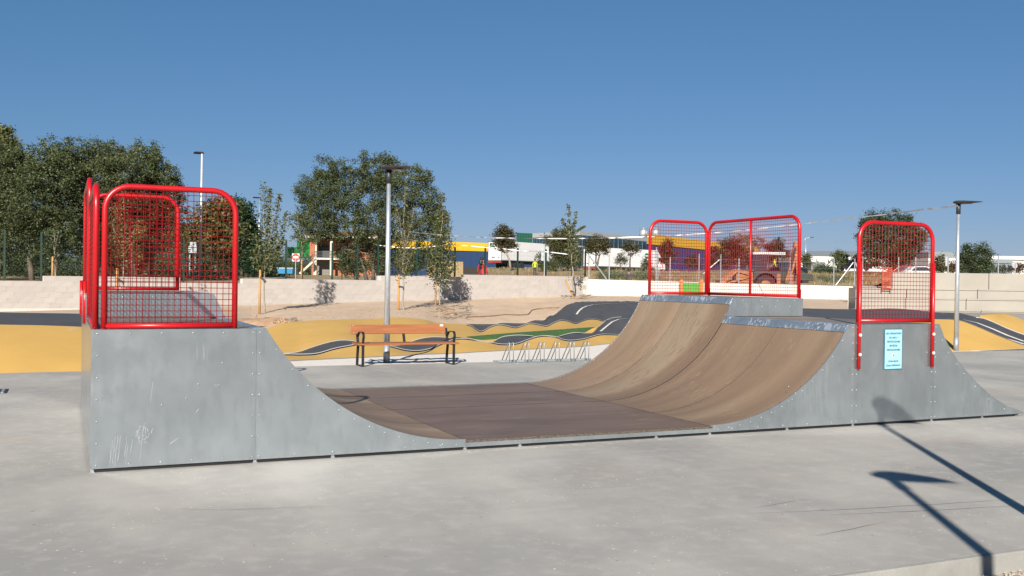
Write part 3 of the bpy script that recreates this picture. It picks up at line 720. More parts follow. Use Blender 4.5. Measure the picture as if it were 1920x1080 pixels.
# copings: worn steel plate on the last stretch of the curve, and a round edge bar
for sgn, xb in ((-1, XB), (1, XC)):
    for (y0, y1, z) in ((.0, Y1 - .004, H), (Y1 + .004, Y2, H2)):
        d0, d1 = arc_dx(z - .095), arc_dx(z); b = MB(); n = 4; prof = []
        for i in range(n + 1):
            dx = lerp(d0, d1, i/n); prof.append((xb + sgn*(dx - .006), min(arc_z(dx) + .005, z + .002)))
        prof += [(xb + sgn*(d1 + .11), z + .005), (xb + sgn*(d1 + .11), z - .002), (xb + sgn*(d1 + .005), z - .003), (xb + sgn*(d0 + .01), z - .095)]
        if y0 == 0: y0 = .013
        b.prism([(x, y0, q) for x, q in prof], (0, y1 - y0, 0)); b.build('coping_plate', coping_m, ramp)
# decks
for (x0, x1) in ((.0, XB - arc_dx(H) - .112), (XC + arc_dx(H) + .112, XR1 - .002)):
    for y0, y1 in ((.013, 1.2), (1.2, Y1 - .008)):
        b = MB(); b.bb((x0, y0 + .001, H - .02), (x1, y1 - .001, H - .0005)); b.build('deck_sheet', deck_m, ramp)
for (x0, x1) in ((.0, XL2 - .112), (XR2 + .112, XR1 - .002)):
    b = MB(); b.bb((x0, Y1 + .008, H2 - .02), (x1, Y2 - .001, H2 - .001)); b.build('deck_sheet', deck_m, ramp)
b = MB(); rows = [[(x, y, z - .004) for x, z in bank] for y in (.013, Y1 - .014)]; b.grid(rows[::-1]); b.build('bank_sheet', wood_t, ramp, smooth=True)
# guard rails
def railing(p0, p1, z0, h, mid=(), legs=None, legdir=(0, -1), rc=.2, pipe=.025):
    p0, p1 = Vector((*p0, 0)), Vector((*p1, 0)); L = (p1 - p0).length; d = (p1 - p0).normalized()
    def W_(s, z): return p0 + d*s + Vector((0, 0, z0 + z))
    pts = [W_(0, 0)]; pts.append(W_(0, h - rc))
    for i in range(1, 9): a = math.pi/2*i/8; pts.append(W_(rc - rc*math.cos(a), h - rc + rc*math.sin(a)))
    pts.append(W_(L - rc, h))
    for i in range(1, 9): a = math.pi/2*i/8; pts.append(W_(L - rc + rc*math.sin(a), h - rc + rc*math.cos(a)))
    pts.append(W_(L, 0))
    b = MB(); b.tube(pts, pipe, 12); b.tube([W_(.01, pipe*.9), W_(L - .01, pipe*.9)], pipe*.93, 10)
    for s in mid: b.tube([W_(s, .02), W_(s, h)], pipe*.8, 10)
    fr = b.build('guard_rail', redm, ramp, smooth=True)
    w = MB(); r = .0030; sp_ = .05
    n = int(round(L/sp_))
    for i in range(1, n):
        s = L*i/n; e = min(s, L - s); top = h if e > rc else h - rc + math.sqrt(max(0, rc*rc - (rc - e)**2))
        w.tube([W_(s, .02), W_(s, top)], r, 4, False)
    k = int(round(h/sp_)); off = Vector((-d.y, d.x, 0))*.005
    for i in range(1, k):
        z = h*i/k; ins = 0 if z < h - rc else rc - math.sqrt(max(0, rc*rc - (z - h + rc)**2))
        w.tube([W_(ins, z) + off, W_(L - ins, z) + off], r, 4, False)
    w.build('wire_mesh', wirem, fr)
    if legs:
        for s in (0, L):
            q = W_(s, 0) + Vector((legdir[0]*.022, legdir[1]*.022, 0)); lg = MB(); lg.tube([q + Vector((0, 0, .72 if legs == 2 else .12)), q + Vector((0, 0, -.545 if legs == 2 else -.33))], .021, 10)
            lg.build('leg', redm, fr, smooth=True)
            if legs == 2:
                for z in (-.145, -.375):
                    bl = MB(); c = q + Vector((legdir[0]*.022, legdir[1]*.022, z)); bl.ball(c, .021, 8, (1, .8, 1)); bl.build('bolt_cap', whitewash, fr, smooth=True)
    return fr
railing((.085, .03), (1.155, .03), H + .005, 1.205)
railing((.02, .10), (.02, 2.30), H + .005, 1.22)
railing((.02, 2.50), (.02, 4.70), H2 + .005, 1.22, legs=1, legdir=(-1.8, 0))
railing((.08, 4.76), (1.14, 4.76), H2 + .005, 1.22)
railing((8.31, -.002), (9.48, -.002), H + .02, 1.19, legs=2)
railing((8.42, 4.76), (9.52, 4.76), H2 + .005, 1.2)
railing((9.55, 4.735), (9.55, 2.50), H2 + .005, 1.2, mid=(1.10,), legs=1, legdir=(.8, 0))
# notice board on the right platform panel
sg = thing('notice_sign', 'pale blue safety notice in Spanish fixed to the right platform panel', 'sign', (8.86, -.012, .895))
b = MB(); b.bb((8.715, -.010, .655), (9.005, -.0012, 1.145)); b.build('backing', mat('sign_edge', (.05, .16, .24), .5), sg)
b = MB(); b.bb((8.727, -.013, .667), (8.993, -.0105, 1.135)); b.build('board', mat('sign_blue', (.36, .68, .80), .45, var=.03), sg)
ink = mat('sign_ink', (.02, .07, .11), .6)
def text(body, x, y, z, size, parent, rot=(math.pi/2, 0, 0), m=ink, name='lettering', width=None, align='CENTER', bold=.0):
    c = bpy.data.curves.new(name, 'FONT'); c.body = body; c.size = size; c.align_x = align; c.extrude = .0004; c.offset = bold
    o = bpy.data.objects.new(name, c); COL.objects.link(o); bpy.context.view_layer.update()
    dg = bpy.context.evaluated_depsgraph_get(); me = bpy.data.meshes.new_from_object(o.evaluated_get(dg)); bpy.data.objects.remove(o)
    me.materials.append(m)
    o = bpy.data.objects.new(name, me); COL.objects.link(o)
    w = max(v.co.x for v in me.vertices) - min(v.co.x for v in me.vertices)
    if width: o.scale = (width/w, width/w*1.15 if w > 0 else 1, 1)
    o.parent = parent; o.location = Vector((x, y, z)) - Vector(parent['_org']); o.rotation_euler = rot; return o
for s_, z, w in (("USO OBLIGATORIO", 1.078, .245), ("DE CASCO Y", 1.029, .155), ("PROTECCIONES", .980, .205), ("EN ESTAS", .931, .125), ("INSTALACIONES", .882, .21), ("ZONA SKATE", .745, .165), ("ZONA PUMTRACK", .695, .23)):
    text(s_, 8.86, -.0138, z, .035, sg, width=w, bold=.0012)
b = MB(); b.prism([(8.853 + x, -.0145, .822 + z) for x, z in ((-.012, .028), (.012, .028), (.012, -.002), (0, -.018), (-.012, -.002))], (0, .001, 0)); b.build('crest', mat('crest_pink', (.75, .5, .5), .6), sg)
b = MB(); b.bb((8.857, -.0152, .814), (8.868, -.0146, .838)); b.build('crest_mark', darkm, sg)

# ------------------------------------------------------------------ street lamps of the plaza
def make_lamp(label):
    t = thing('street_lamp', label, 'street lamp', (5.64, 10.02, 0), 'slim steel lamps round the plaza')
    o = Vector((5.64, 10.02, 0)); b = MB()
    b.tube([o, o + Vector((0, 0, .35))], [.066, .064], 16); b.build('pole_base', mat('pole_foot', (.34, .36, .38), .5, metal=.5), t, smooth=True)
    b = MB(); b.tube([o + Vector((0, 0, .35)), o + Vector((0, 0, 3.62))], [.0615, .040], 16); b.build('pole', pole_m, t, smooth=True)
    b = MB(); b.tube([o + Vector((0, 0, 3.56)), o + Vector((0, 0, 3.83))], [.056, .056], 14); b.build('collar', darkm, t, smooth=True)
    hd = Vector((.56, -.83, 0)).normalized(); sd_ = Vector((-hd.y, hd.x, 0)); prof = [(-.13, .06, .0, .02), (-.09, .13, -.02, .04), (.0, .19, -.03, .05), (.16, .20, -.03, .045), (.34, .155, -.012, .032), (.5, .06, .0, .022), (.57, .012, .004, .014)]
    rows = []
    for s_, w, zl, zh in prof:
        c = o + Vector((0, 0, 3.85)) + hd*s_
        rows.append([c + sd_*w*a + Vector((0, 0, z)) for a, z in ((-1, lerp(zl, zh, .5)), (-.75, zh), (0, zh + .006), (.75, zh), (1, lerp(zl, zh, .5)), (.75, zl), (0, zl), (-.75, zl), (-1, lerp(zl, zh, .5)))])
    b = MB(); b.grid(rows); b.add(rows[0][:-1], [tuple(range(8))]); b.add(rows[-1][:-1], [tuple(range(8))[::-1]]); b.build('lamp_head', lamp_m, t)
    c = o + hd*.22; b = MB(); b.box((c.x, c.y, 3.816), (.2, .13, .008), (hd, sd_, Vector((0, 0, 1)))); b.build('led_panel', mat('led_panel', (.5, .5, .45), .4), t)
    return t
lamp1 = make_lamp('slim steel lamp with flat dark head standing behind the wooden bench')
for (x, y, z, lab) in ((20.95, 9.81, 0, 'slim steel lamp in front of the stepped seating, to the right of the ramp'), (2.47, -8.66, -.12, 'slim steel lamp outside the frame whose headed shadow falls across the plaza'), (4.93, -6.04, 0, 'slim steel lamp outside the frame whose shadow meets the ramp')):
    c = copy_tree(lamp1); c.location = (x, y, z); c['label'] = lab

# ------------------------------------------------------------------ bench
bn = thing('park_bench', 'wooden plank bench with black iron legs on the plaza edge', 'bench', (5.8, 9.3, 0))
yf, yb = 9.2, 9.62
def plank(a, b_, name='plank'): m = MB(); m.bb(a, b_); return m.build(name, bench_wood, bn, bevel=.008)
plank((4.82, yf - .02, .405), (6.86, yf + .20, .44), 'seat_plank'); plank((4.82, yf + .215, .405), (6.86, yf + .42, .44), 'seat_plank')
bp = MB(); bx = [Vector((4.80, 9.63, .60)), Vector((6.74, 9.63, .60)), Vector((6.74, 9.685, .775)), Vector((4.80, 9.685, .775))]
bp.prism(bx, (0, .036, -.008)); back = bp.build('backrest', bench_wood, bn, bevel=.006)
b = MB(); b.prism([(6.63, 9.672, .735), (6.70, 9.672, .735), (6.70, 9.683, .772), (6.63, 9.683, .772)], (0, -.004, 0)); b.build('sticker', white_line, back)
for x, z in ((4.86, .76), (6.68, .615), (4.86, .62)):
    b = MB(); b.ball((x, 9.63 + (z - .6)*.31 - .004, z), .011, 8); b.build('bolt', pole_m, back)
def iron(pts, parent=bn, name='leg', w=.05, t=.016):
    b = MB()
    P = [Vector(p) for p in pts]; rows = []
    for i, p in enumerate(P):
        d = (P[min(i + 1, len(P) - 1)] - P[max(i - 1, 0)]).normalized(); n_ = d.cross(Vector((1, 0, 0))).normalized()*t/2
        rows.append([p + n_ + Vector((w/2, 0, 0)), p + n_ - Vector((w/2, 0, 0)), p - n_ - Vector((w/2, 0, 0)), p - n_ + Vector((w/2, 0, 0)), p + n_ + Vector((w/2, 0, 0))])
    b.grid(rows); b.add(rows[0][:4], [(0, 1, 2, 3)]); b.add(rows[-1][:4], [(3, 2, 1, 0)]); return b.build(name, blackm, parent)
for x in (4.93, 6.76):
    iron([(x, yf + .02, 0), (x, yf + .02, .40)]); iron([(x, yb + .0, 0), (x, yb - .02, .2), (x, yb - .06, .40), (x, yb - .0, .55), (x, yb + .07, .70)])
    arm = [(x, yf + .02, .44), (x, yf + .005, .52)] + [(x, yf + .07 - .085*math.cos(a), .575 + .075*math.sin(a)) for a in np.linspace(-.3, 1.57, 7)] + [(x, yf + .2, .648), (x, yf + .32, .63), (x, yb - .03, .56)]
    iron(arm, name='armrest', w=.045)
    b = MB(); b.bar((x, yf, .395), (x, yb - .03, .395), .05, .014); b.build('seat_bearer', blackm, bn)
    b = MB(); b.bar((x, yf + .01, .007), (x, yb, .007), .05, .012); b.build('foot_bar', blackm, bn)
iron([(5.86, yb - .2, .40), (5.86, yb - .06, .405), (5.86, yb, .55), (5.86, yb + .06, .68)], name='centre_support')

# ------------------------------------------------------------------ bicycle rack
bk = thing('bicycle_rack', 'galvanised bicycle rack with six pairs of slanted hoops', 'bicycle rack', (8.8, 9.3, 0))
b = MB(); b.bb((7.78, 9.21, .0), (9.96, 9.25, .022)); b.build('rail', galv, bk)
b = MB(); b.bb((7.78, 9.60, .0), (9.96, 9.64, .035)); b.build('rail', galv_dark, bk)
for x in (7.80, 9.94): b = MB(); b.bb((x - .015, 9.252, 0), (x + .015, 9.598, .02)); b.build('end_bar', galv_dark, bk)
for i in range(6):
    for k in (0, .085):
        x = 7.97 + .345*i + k; pts = [(x, 9.245, .03), (x, 9.245, .36)] + [(x, 9.285 - .04*math.cos(a), .36 + .055*math.sin(a)) for a in np.linspace(.3, 2.4, 8)] + [(x, 9.62, .03)]
        b = MB(); b.tube(pts, .0095, 8); b.build('hoop', galv_dark, bk, smooth=True)

# drain slot on the far left
dg_ = thing('drain_grate', 'small dark drain grate sunk in the pavement at the left edge', 'drain', (-1.1, 6.75, 0))
b = MB(); b.bb((-1.5, 6.45, .001), (-.93, 7.0, .006)); b.build('frame', darkm, dg_)
for i in range(6): b = MB(); b.bb((-1.46 + .09*i, 6.49, .006), (-1.42 + .09*i, 6.96, .012)); b.build('bar', galv_dark, dg_)

# ------------------------------------------------------------------ foliage
def leaf_mesh(name, centers, normals_bias, size, m, parent, aspect=.46):
    n = len(centers); C_ = np.asarray(centers)
    a = RNG.normal(size=(n, 3)); a[:, 2] *= .7; a /= np.linalg.norm(a, axis=1)[:, None]
    t = RNG.normal(size=(n, 3)); b = np.cross(a, t); b /= np.linalg.norm(b, axis=1)[:, None]
    sz = size*RNG.uniform(.6, 1.3, n)[:, None]
    c = np.cross(a, b)
    V = np.stack([C_ - a*sz*.5, C_ + b*sz*aspect*.5 + c*sz*.08, C_ + a*sz*.5, C_ - b*sz*aspect*.5 + c*sz*.08], 1).reshape(-1, 3)
    o0 = np.array(parent['_org']) if parent else np.zeros(3); V = V - o0
    me = bpy.data.meshes.new(name); me.vertices.add(4*n); me.vertices.foreach_set('co', V.ravel())
    me.loops.add(4*n); me.loops.foreach_set('vertex_index', np.arange(4*n)); me.polygons.add(n)
    me.polygons.foreach_set('loop_start', np.arange(0, 4*n, 4)); me.polygons.foreach_set('loop_total', np.full(n, 4))
    ms = m if isinstance(m, (list, tuple)) else [m]
    for x in ms: me.materials.append(x)
    if len(ms) > 1: me.polygons.foreach_set('material_index', RNG.integers(0, len(ms), n))
    me.update(calc_edges=True); me.validate()
    o = bpy.data.objects.new(name, me); COL.objects.link(o)
    if parent: o.parent = parent
    o['_org'] = tuple(o0); return o
def limb(b, p, q, r0, r1, bend=.12, n=6, seg=5):
    p, q = Vector(p), Vector(q); L = (q - p).length; k = Vector((random.uniform(-1, 1), random.uniform(-1, 1), random.uniform(-.2, .6)))*L*bend
    pts = [lerp(p, q, i/seg) + k*math.sin(math.pi*i/seg) + Vector((random.uniform(-1, 1), random.uniform(-1, 1), 0))*L*.02*(0 < i < seg) for i in range(seg + 1)]
    b.tube(pts, [lerp(r0, r1, i/seg) for i in range(seg + 1)], n)
def tree(label, u, D, zb, blobs, m, size=.17, dens=1.0, trunks=((0, 0),), tr=.18, bk=bark, name='tree', group=None, cat='tree', depth_k=.8, clump=True, fork_v=None):
    base = spot(u, D, zb); t = thing(name, label, cat, tuple(base), group); k = D/F_PX
    cs = []; B3 = []
    for (bu, bv_, br) in blobs:
        c = at(bu, bv_, D) + FW*random.uniform(-depth_k, depth_k)*br*k; B3.append((c, br*k))
        r = br*k; n = int(dens*64*(br**2)/ (size/k)**2 * 2.2); n = max(60, min(n, 11000))
        ncl = max(8, int(n/60))
        d = RNG.normal(size=(ncl, 3)); d /= np.linalg.norm(d, axis=1)[:, None]
        cl = np.array(c) + d*(r*1.12*RNG.uniform(.2, 1.0, ncl)**.6)[:, None]
        idx = RNG.integers(0, ncl, n)
        sg_ = max(size*1.1, r*.105)
        cs.append(cl[idx] + RNG.normal(size=(n, 3))*sg_*np.array([1, 1, .8]))
    leaf_mesh('crown', np.concatenate(cs), None, size, m, t)
    b = MB(); low = min(B3, key=lambda x: x[0].z)
    for (du, lean) in trunks:
        p = base + Vector((R_.x, R_.y, 0))*du*k; fork = Vector((p.x + lean*k*R_.x, p.y + lean*k*R_.y, lerp(zb, sum(c.z for c, _ in B3)/len(B3), .55)))
        limb(b, p, fork, tr, tr*.7, .04)
        for c, r in random.sample(B3, min(len(B3), 5 if len(trunks) > 1 else 9)): limb(b, fork, c, tr*.4, tr*.05, .04, 5)
    b.build('trunk', bk, t, smooth=True); return t
G_L = 'dense trees behind the left of the block wall'
tree('big dark tree at the left edge, its crown reaching down behind the green fence', 40, 46, 1.4, [(-150, 340, 90), (-70, 350, 90), (0, 330, 62), (50, 318, 48), (90, 292, 34), (20, 400, 80), (90, 380, 66), (60, 440, 60), (-30, 450, 70), (110, 330, 44), (118, 440, 46)], [leaf_dark, leaf_olive, leaf_dark], .115, .42, ((20, 0), (60, 8)), .15, group=G_L)
tree('big dark tree behind the left guard rails, second crown from the left', 190, 48, 1.4, [(150, 300, 38), (188, 292, 34), (215, 298, 32), (170, 350, 62), (235, 345, 52), (200, 400, 62), (150, 420, 52), (240, 420, 50), (190, 455, 50), (128, 330, 36), (225, 470, 40)], [leaf_dark, leaf_olive], .115, .42, ((0, 0), (60, -8)), .14, group=G_L)
tree('big tree at the right end of the dark row, beside the tall white lamp', 285, 50, 1.4, [(268, 292, 28), (285, 318, 36), (312, 330, 30), (325, 355, 24), (300, 375, 46), (265, 360, 40), (320, 400, 26), (290, 425, 44), (270, 460, 36), (315, 440, 26)], [leaf_olive, leaf_dark, leaf_mid], .115, .42, ((0, 0),), .14, group=G_L)
tree('autumn poplar with yellowing leaves at the upper left corner', 0, 60, 1.6, [(2, 244, 16), (-4, 270, 26), (12, 285, 22), (-30, 290, 40), (15, 310, 24), (-10, 350, 40), (-10, 420, 40)], [leaf_yellow, leaf_mid], .22, .7, name='poplar_tree')
tree('broad tree with orange and green autumn leaves behind the first guard rail', 405, 62, 1.6, [(378, 415, 22), (400, 395, 20), (425, 400, 24), (405, 425, 30), (430, 435, 26), (385, 450, 28), (415, 460, 28), (365, 455, 24), (350, 450, 26), (435, 465, 22)], [leaf_orange, leaf_mid, leaf_olive], .26, .75, ((0, 0), (30, 0)), .16)
tree('round topped dark green pine right of the first guard rail', 452, 78, 1.8, [(440, 395, 20), (455, 395, 18), (462, 415, 16), (448, 420, 24), (472, 432, 12), (455, 455, 26), (468, 460, 18), (450, 485, 26), (472, 490, 20)], leaf_pine, .26, 1.1, ((0, 0),), .2, name='pine_tree')
tree('large spreading tree with several stems in the middle, behind the block wall', 700, 58, 1.55, [(612, 318, 26), (640, 335, 36), (590, 355, 34), (575, 385, 24), (625, 380, 44), (690, 318, 30), (715, 308, 20), (740, 320, 24), (690, 365, 52), (645, 425, 38), (605, 425, 32), (572, 435, 24), (560, 410, 14), (740, 370, 44), (782, 340, 26), (800, 365, 30), (815, 400, 26), (790, 415, 38), (745, 430, 40), (700, 430, 40), (828, 435, 20), (800, 460, 30), (760, 480, 28), (690, 475, 34), (660, 490, 22), (720, 490, 26), (648, 470, 18), (650, 500, 16), (672, 503, 15), (735, 502, 18), (768, 500, 18), (795, 492, 16)], [leaf_dark, leaf_olive, leaf_dark], .12, .34, ((-12, -18), (0, 0), (9, 14), (-30, -30)), .12)

def sprig_tree(label, u, v, D, z, spr, m, size=.13, n=28, tr=.032, bk=bark_pale, group='young staked trees along the wall'):
    """a slim young tree: a stem, upright twigs given by (u0,v0,u1,v1,spread px) with leaves along them"""
    base = spot(u, D, z); t = thing('young_tree', label, 'young tree', tuple(base), group); k = D/F_PX; b = MB(); cs = []
    stem_top = spr[0]; q = at(stem_top[2], stem_top[3], D); mid = at(stem_top[0], stem_top[1], D)
    limb(b, base, mid, tr, tr*.7, .012, 7); limb(b, mid, q, tr*.7, tr*.15, .02, 6)
    for i, (u0, v0, u1, v1, spd) in enumerate(spr):
        off = FW*random.uniform(-18, 18)*k if i else Vector()
        a, c = at(u0, v0, D), at(u1, v1, D) + off
        if i: limb(b, lerp(base, q, .42 + .3*random.random()) if v0 > 9990 else a, c, tr*.35, tr*.1, .06, 5)
        cnt = int(n*(c - a).length/.5) + n
        tt = RNG.random(cnt); A_, C2 = np.array(a), np.array(c)
        cl = A_ + (C2 - A_)*tt[:, None]; cs.append(cl + RNG.normal(size=(cnt, 3))*(spd*k*.55)*(1.15 - .6*tt)[:, None])
        for j in range(int(cnt/14)):
            s_ = lerp(a, c, random.random()); e = s_ + Vector(RNG.normal(size=3)*spd*k*.6); b.tube([s_, e], [tr*.12, tr*.05], 4, False)
    leaf_mesh('crown', np.concatenate(cs), None, size, m, t); b.build('trunk', bk, t, smooth=True); return t
def stake(label, u, v0, v1, D, tie=None, lean=0, z=None, group='wooden stakes of the young trees'):
    p = at(u, v0, D) if z is None else spot(u, D, z); q = at(u + lean, v1, D); t = thing('tree_stake', label, 'stake', tuple(p), group)
    b = MB(); b.tube([p + Vector((0, 0, -.05)), q], [.045, .04], 8); b.build('post', stake_m, t, smooth=True)
    if tie:
        for tv, tu, tv2 in tie:
            b = MB(); a = at(u + lean*(v0 - tv)/(v0 - v1), tv, D - .06); c = at(tu, tv2, D - .06); b.bar(a, c, .02, .07); b.build('strap', blackm, t)
    return t
MG = [leaf_olive, leaf_mid]
sprig_tree('young tree with upright leafy shoots right of the first guard rail', 497, 597, 35, zat(497, 598, 35), [(496, 500, 495, 345, 13), (500, 480, 508, 355, 7), (505, 495, 522, 362, 8), (510, 505, 541, 400, 9), (492, 500, 482, 440, 12), (500, 500, 515, 440, 16), (505, 510, 530, 450, 12), (488, 505, 478, 470, 10)], MG, .115, 62)
stake('wooden stake tied to the young tree right of the first guard rail', 486, 597, 506, 34.9, ((519, 499, 529), (593, 500, 596)), 2)
sprig_tree('thin sparse young tree between the bench lamp and the spreading tree', 757, 600, 36.5, .25, [(756, 520, 760, 350, 12), (757, 480, 742, 385, 9), (758, 470, 778, 390, 9), (756, 500, 770, 430, 12), (756, 500, 745, 440, 12), (757, 520, 775, 470, 14), (756, 520, 742, 480, 12)], [leaf_olive, leaf_olive, leaf_yellow], .10, 34)
stake('wooden stake just left of the thin young tree behind the yellow mound', 746, 600, 515, 36.4, ((537, 757, 539),), 2)
sprig_tree('young tree with bushy lower crown left of the yellow and blue building', 825, 581, 40.6, zat(825, 582, 40.6), [(826, 500, 828, 362, 10), (826, 470, 818, 395, 8), (827, 470, 838, 400, 9), (825, 510, 803, 455, 15), (826, 510, 847, 450, 15), (825, 520, 808, 480, 17), (826, 525, 850, 480, 16), (826, 500, 835, 440, 14), (824, 530, 800, 500, 12), (826, 530, 852, 505, 12)], MG, .12, 85)
stake('wooden stake with dark strap before the bushy young tree', 817, 580, 523, 40.5, ((525, 826, 523),), 0)
sprig_tree('tall thin young tree before the grey industrial building', 1076, 567, 45, zat(1076, 567, 45), [(1072, 470, 1066, 382, 6), (1070, 450, 1080, 398, 5), (1070, 450, 1054, 412, 7), (1072, 480, 1062, 440, 10), (1072, 480, 1084, 445, 8), (1074, 500, 1086, 470, 10), (1070, 440, 1097, 424, 3)], MG, .13, 44, .04)
stake('two slanting brown stakes under the thin tree by the white wall', 1080, 567, 524, 44.8, ((545, 1076, 548),), -20)
sprig_tree('young tree with yellow autumn leaves seen through the left guard rail', 232, 580, 33, .35, [(232, 500, 231, 368, 18), (232, 470, 262, 410, 14), (232, 470, 205, 400, 16), (232, 480, 215, 430, 16), (232, 480, 255, 450, 16), (232, 440, 280, 430, 14), (232, 450, 212, 380, 12), (232, 500, 262, 480, 14)], [leaf_yellow, leaf_orange, leaf_olive], .115, 40)
stake('orange wooden stake seen through the left guard rail', 220, 582, 503, 32.9, ((523, 232, 530),), 0)
sprig_tree('pale stemmed sapling behind the left block wall near the guard rail', 104, 530, 39.5, 1.3, [(103, 485, 102, 420, 10), (103, 470, 110, 430, 8)], [leaf_dark, leaf_olive], .14, 16, group='saplings behind the wall')
stake('orange stake behind the left block wall near the guard rail', 98, 530, 481, 39.4, ((490, 103, 492),), 1, group='stakes behind the wall')
sprig_tree('small sapling behind the wall left of the no entry sign', 568, 525, 52, 1.5, [(567, 470, 556, 400, 8), (560, 450, 545, 405, 9), (567, 480, 572, 450, 5)], MG, .17, 16, group='saplings behind the wall')
stake('wooden stake behind the wall left of the no entry sign', 565, 526, 487, 51.9, ((495, 568, 497),), 1, group='stakes behind the wall')
# low mound of loose soil round the first young tree, twigs and hose on the bank
def heap(u, v, A, w, h, name='soil_heap'):
    c = dirt_at(u, v, A); b = MB(); rows = []
    for i in range(7):
        r = w*i/6; rows.append([c + Vector((math.cos(a)*r, math.sin(a)*r, h*(1 - (i/6)**2) + random.uniform(-.03, .03)*(i < 6) - .04*(i == 6))) for a in np.linspace(0, 6.283, 25)])
    for r in rows: r[-1] = r[0]
    b.grid(rows); o = b.build(name, mat('red_soil', (.54, .36, .225), .95, col2=(.42, .25, .14), scale=4, bump=.8, bscale=14), smooth=True); return struct(o)
heap(500, 606, Mb, 1.15, .16); heap(835, 587, Mb, .45, .05)
cl = MB()
for i in range(420):
    p = dirt_at(500 + random.gauss(0, 16), 603 + random.gauss(0, 2.6), Mb) if i < 330 else dirt_at(random.uniform(560, 870), random.uniform(578, 600), Mb)
    cl.ball(p + Vector((0, 0, .03)), random.uniform(.015, .06 if i < 330 else .03), 5, (1, 1, .7))
struct(cl.build('soil_clods', MATS['red_soil']), 'stuff')
def litter(u0, u1, v0, v1, A, n, name='twigs'):
    b = MB()
    for i in range(n):
        p = dirt_at(random.uniform(u0, u1), random.uniform(v0, v1), A); a = random.random()*6.28; L = random.uniform(.08, .4)
        b.tube([p + Vector((0, 0, .02)), p + Vector((math.cos(a)*L, math.sin(a)*L, .05))], [.008, .004], 4, False)
    return struct(b.build(name, bark, None), 'stuff')
litter(820, 890, 570, 600, Mb if False else Fun(lambda u: Mb(min(u, 875))), 150); litter(1050, 1110, 548, 562, BF, 60); litter(450, 560, 598, 608, Mb, 60, 'clods')
hp = [dirt_at(u, v, BF) + Vector((0, 0, .03)) for u, v in ((878, 596), (900, 595), (925, 593.5), (948, 591), (970, 591.5), (990, 590.5), (994, 587), (997, 583), (1006, 580.5), (1025, 579), (1048, 577.5))]
b = MB(); b.tube(hp, .018, 6); tag(b.build('hose', mat('hose_brown', (.30, .16, .06), .7), loc=tuple(hp[0]), smooth=True), 'brown irrigation hose lying across the bare dirt bank', 'hose')

# ------------------------------------------------------------------ green mesh fence on the block wall
gf = thing('mesh_fence', 'dark green wire mesh fence with posts standing on the block wall', 'fence', tuple(P0))
posts_old = [(-180, 1.7), (-90, 1.7), (8, 1.62), (77, 1.62), (160, 1.6), (250, 1.6), (345, 1.65), (444, 1.65), (537, 1.6), (624, 1.65), (671, 1.55), (710, 1.5), (782, 1.55), (821, 1.55), (854, 1.6), (911, 1.62), (972, 1.65), (1025, 1.75), (1075, 1.8), (1099, 1.85)]
for u, _h in posts_old:
    h = interp([0, 77, 537, 854, 1102], [1.85, 1.8, 1.6, 1.3, 1.2], u)
    s_ = s_of(u); c = P0 + wdir*s_ - wn_*.1; zt = topz(s_); b = MB(); b.box((c.x, c.y, zt + h/2), (.065, .065, h), (wdir, wn_, Vector((0, 0, 1)))); b.build('post', green_post, gf)
wm = MB(); s1 = s_of(1099); wire_m = green_post
s_ = 0
while s_ < s1:
    zt = topz(s_); c = P0 + wdir*s_ - wn_*.14; hh_ = interp([s_of(77), s_of(537), s_of(854), s1], [1.7, 1.5, 1.2, 1.1], s_); wm.box((c.x, c.y, zt + .06 + hh_/2), (.0028, .0028, hh_), (wdir, wn_, Vector((0, 0, 1)))); s_ += .075
for a, b_, t in zip(segs[:-1], segs[1:], [t for _, t in TOPS]):
    for k in range(8 if a < s_of(451) else (7 if a < s_of(708) else 6)):
        c = P0 + wdir*((a + b_)/2) - wn_*.135; wm.box((c.x, c.y, t + .1 + .2*k), (b_ - a, .003, .003), (wdir, wn_, Vector((0, 0, 1))))
wm.build('wire_mesh', wire_m, gf, kind='stuff')
# galvanised posts and braces on the white wall
gp = thing('wire_fence', 'thin galvanised wire fence with slanting braces above the white wall', 'fence', tuple(spot(1102, 47.3, 1.9)))
for u, vt in ((1104, 476), (1142, 476), (1256, 482), (1310, 476), (1351, 477), (1385, 484), (1481, 482), (1497, 487), (1563, 486), (1602, 485)):
    D = Dwall(min(u, 1600)) + .5; zt = ztop(min(u, 1600)); p = spot(u, D, zt - .3); q = spot(u, D, zat(u, vt, D)); b = MB(); b.tube([p, q], .03, 8); b.build('post', grey_post, gp)
for u0, v0, u1, v1 in ((1106, 481, 1137, 523), (1318, 514, 1349, 487), (1567, 535, 1600, 492), (1604, 492, 1618, 536)):
    D = Dwall(u0) + .45
    b = MB(); b.tube([at(u0, v0, D), at(u1, v1, D)], .03, 8); b.build('brace', grey_post, gp)
wb = MB()
for k in range(4):
    pts = []
    for u in np.linspace(1102, 1600, 30): D = Dwall(u) + .5; pts.append(spot(u, D, ztop(u) + .3 + .3*k))
    wb.tube(pts, .004, 4, False)
wb.build('wires', grey_post, gp)

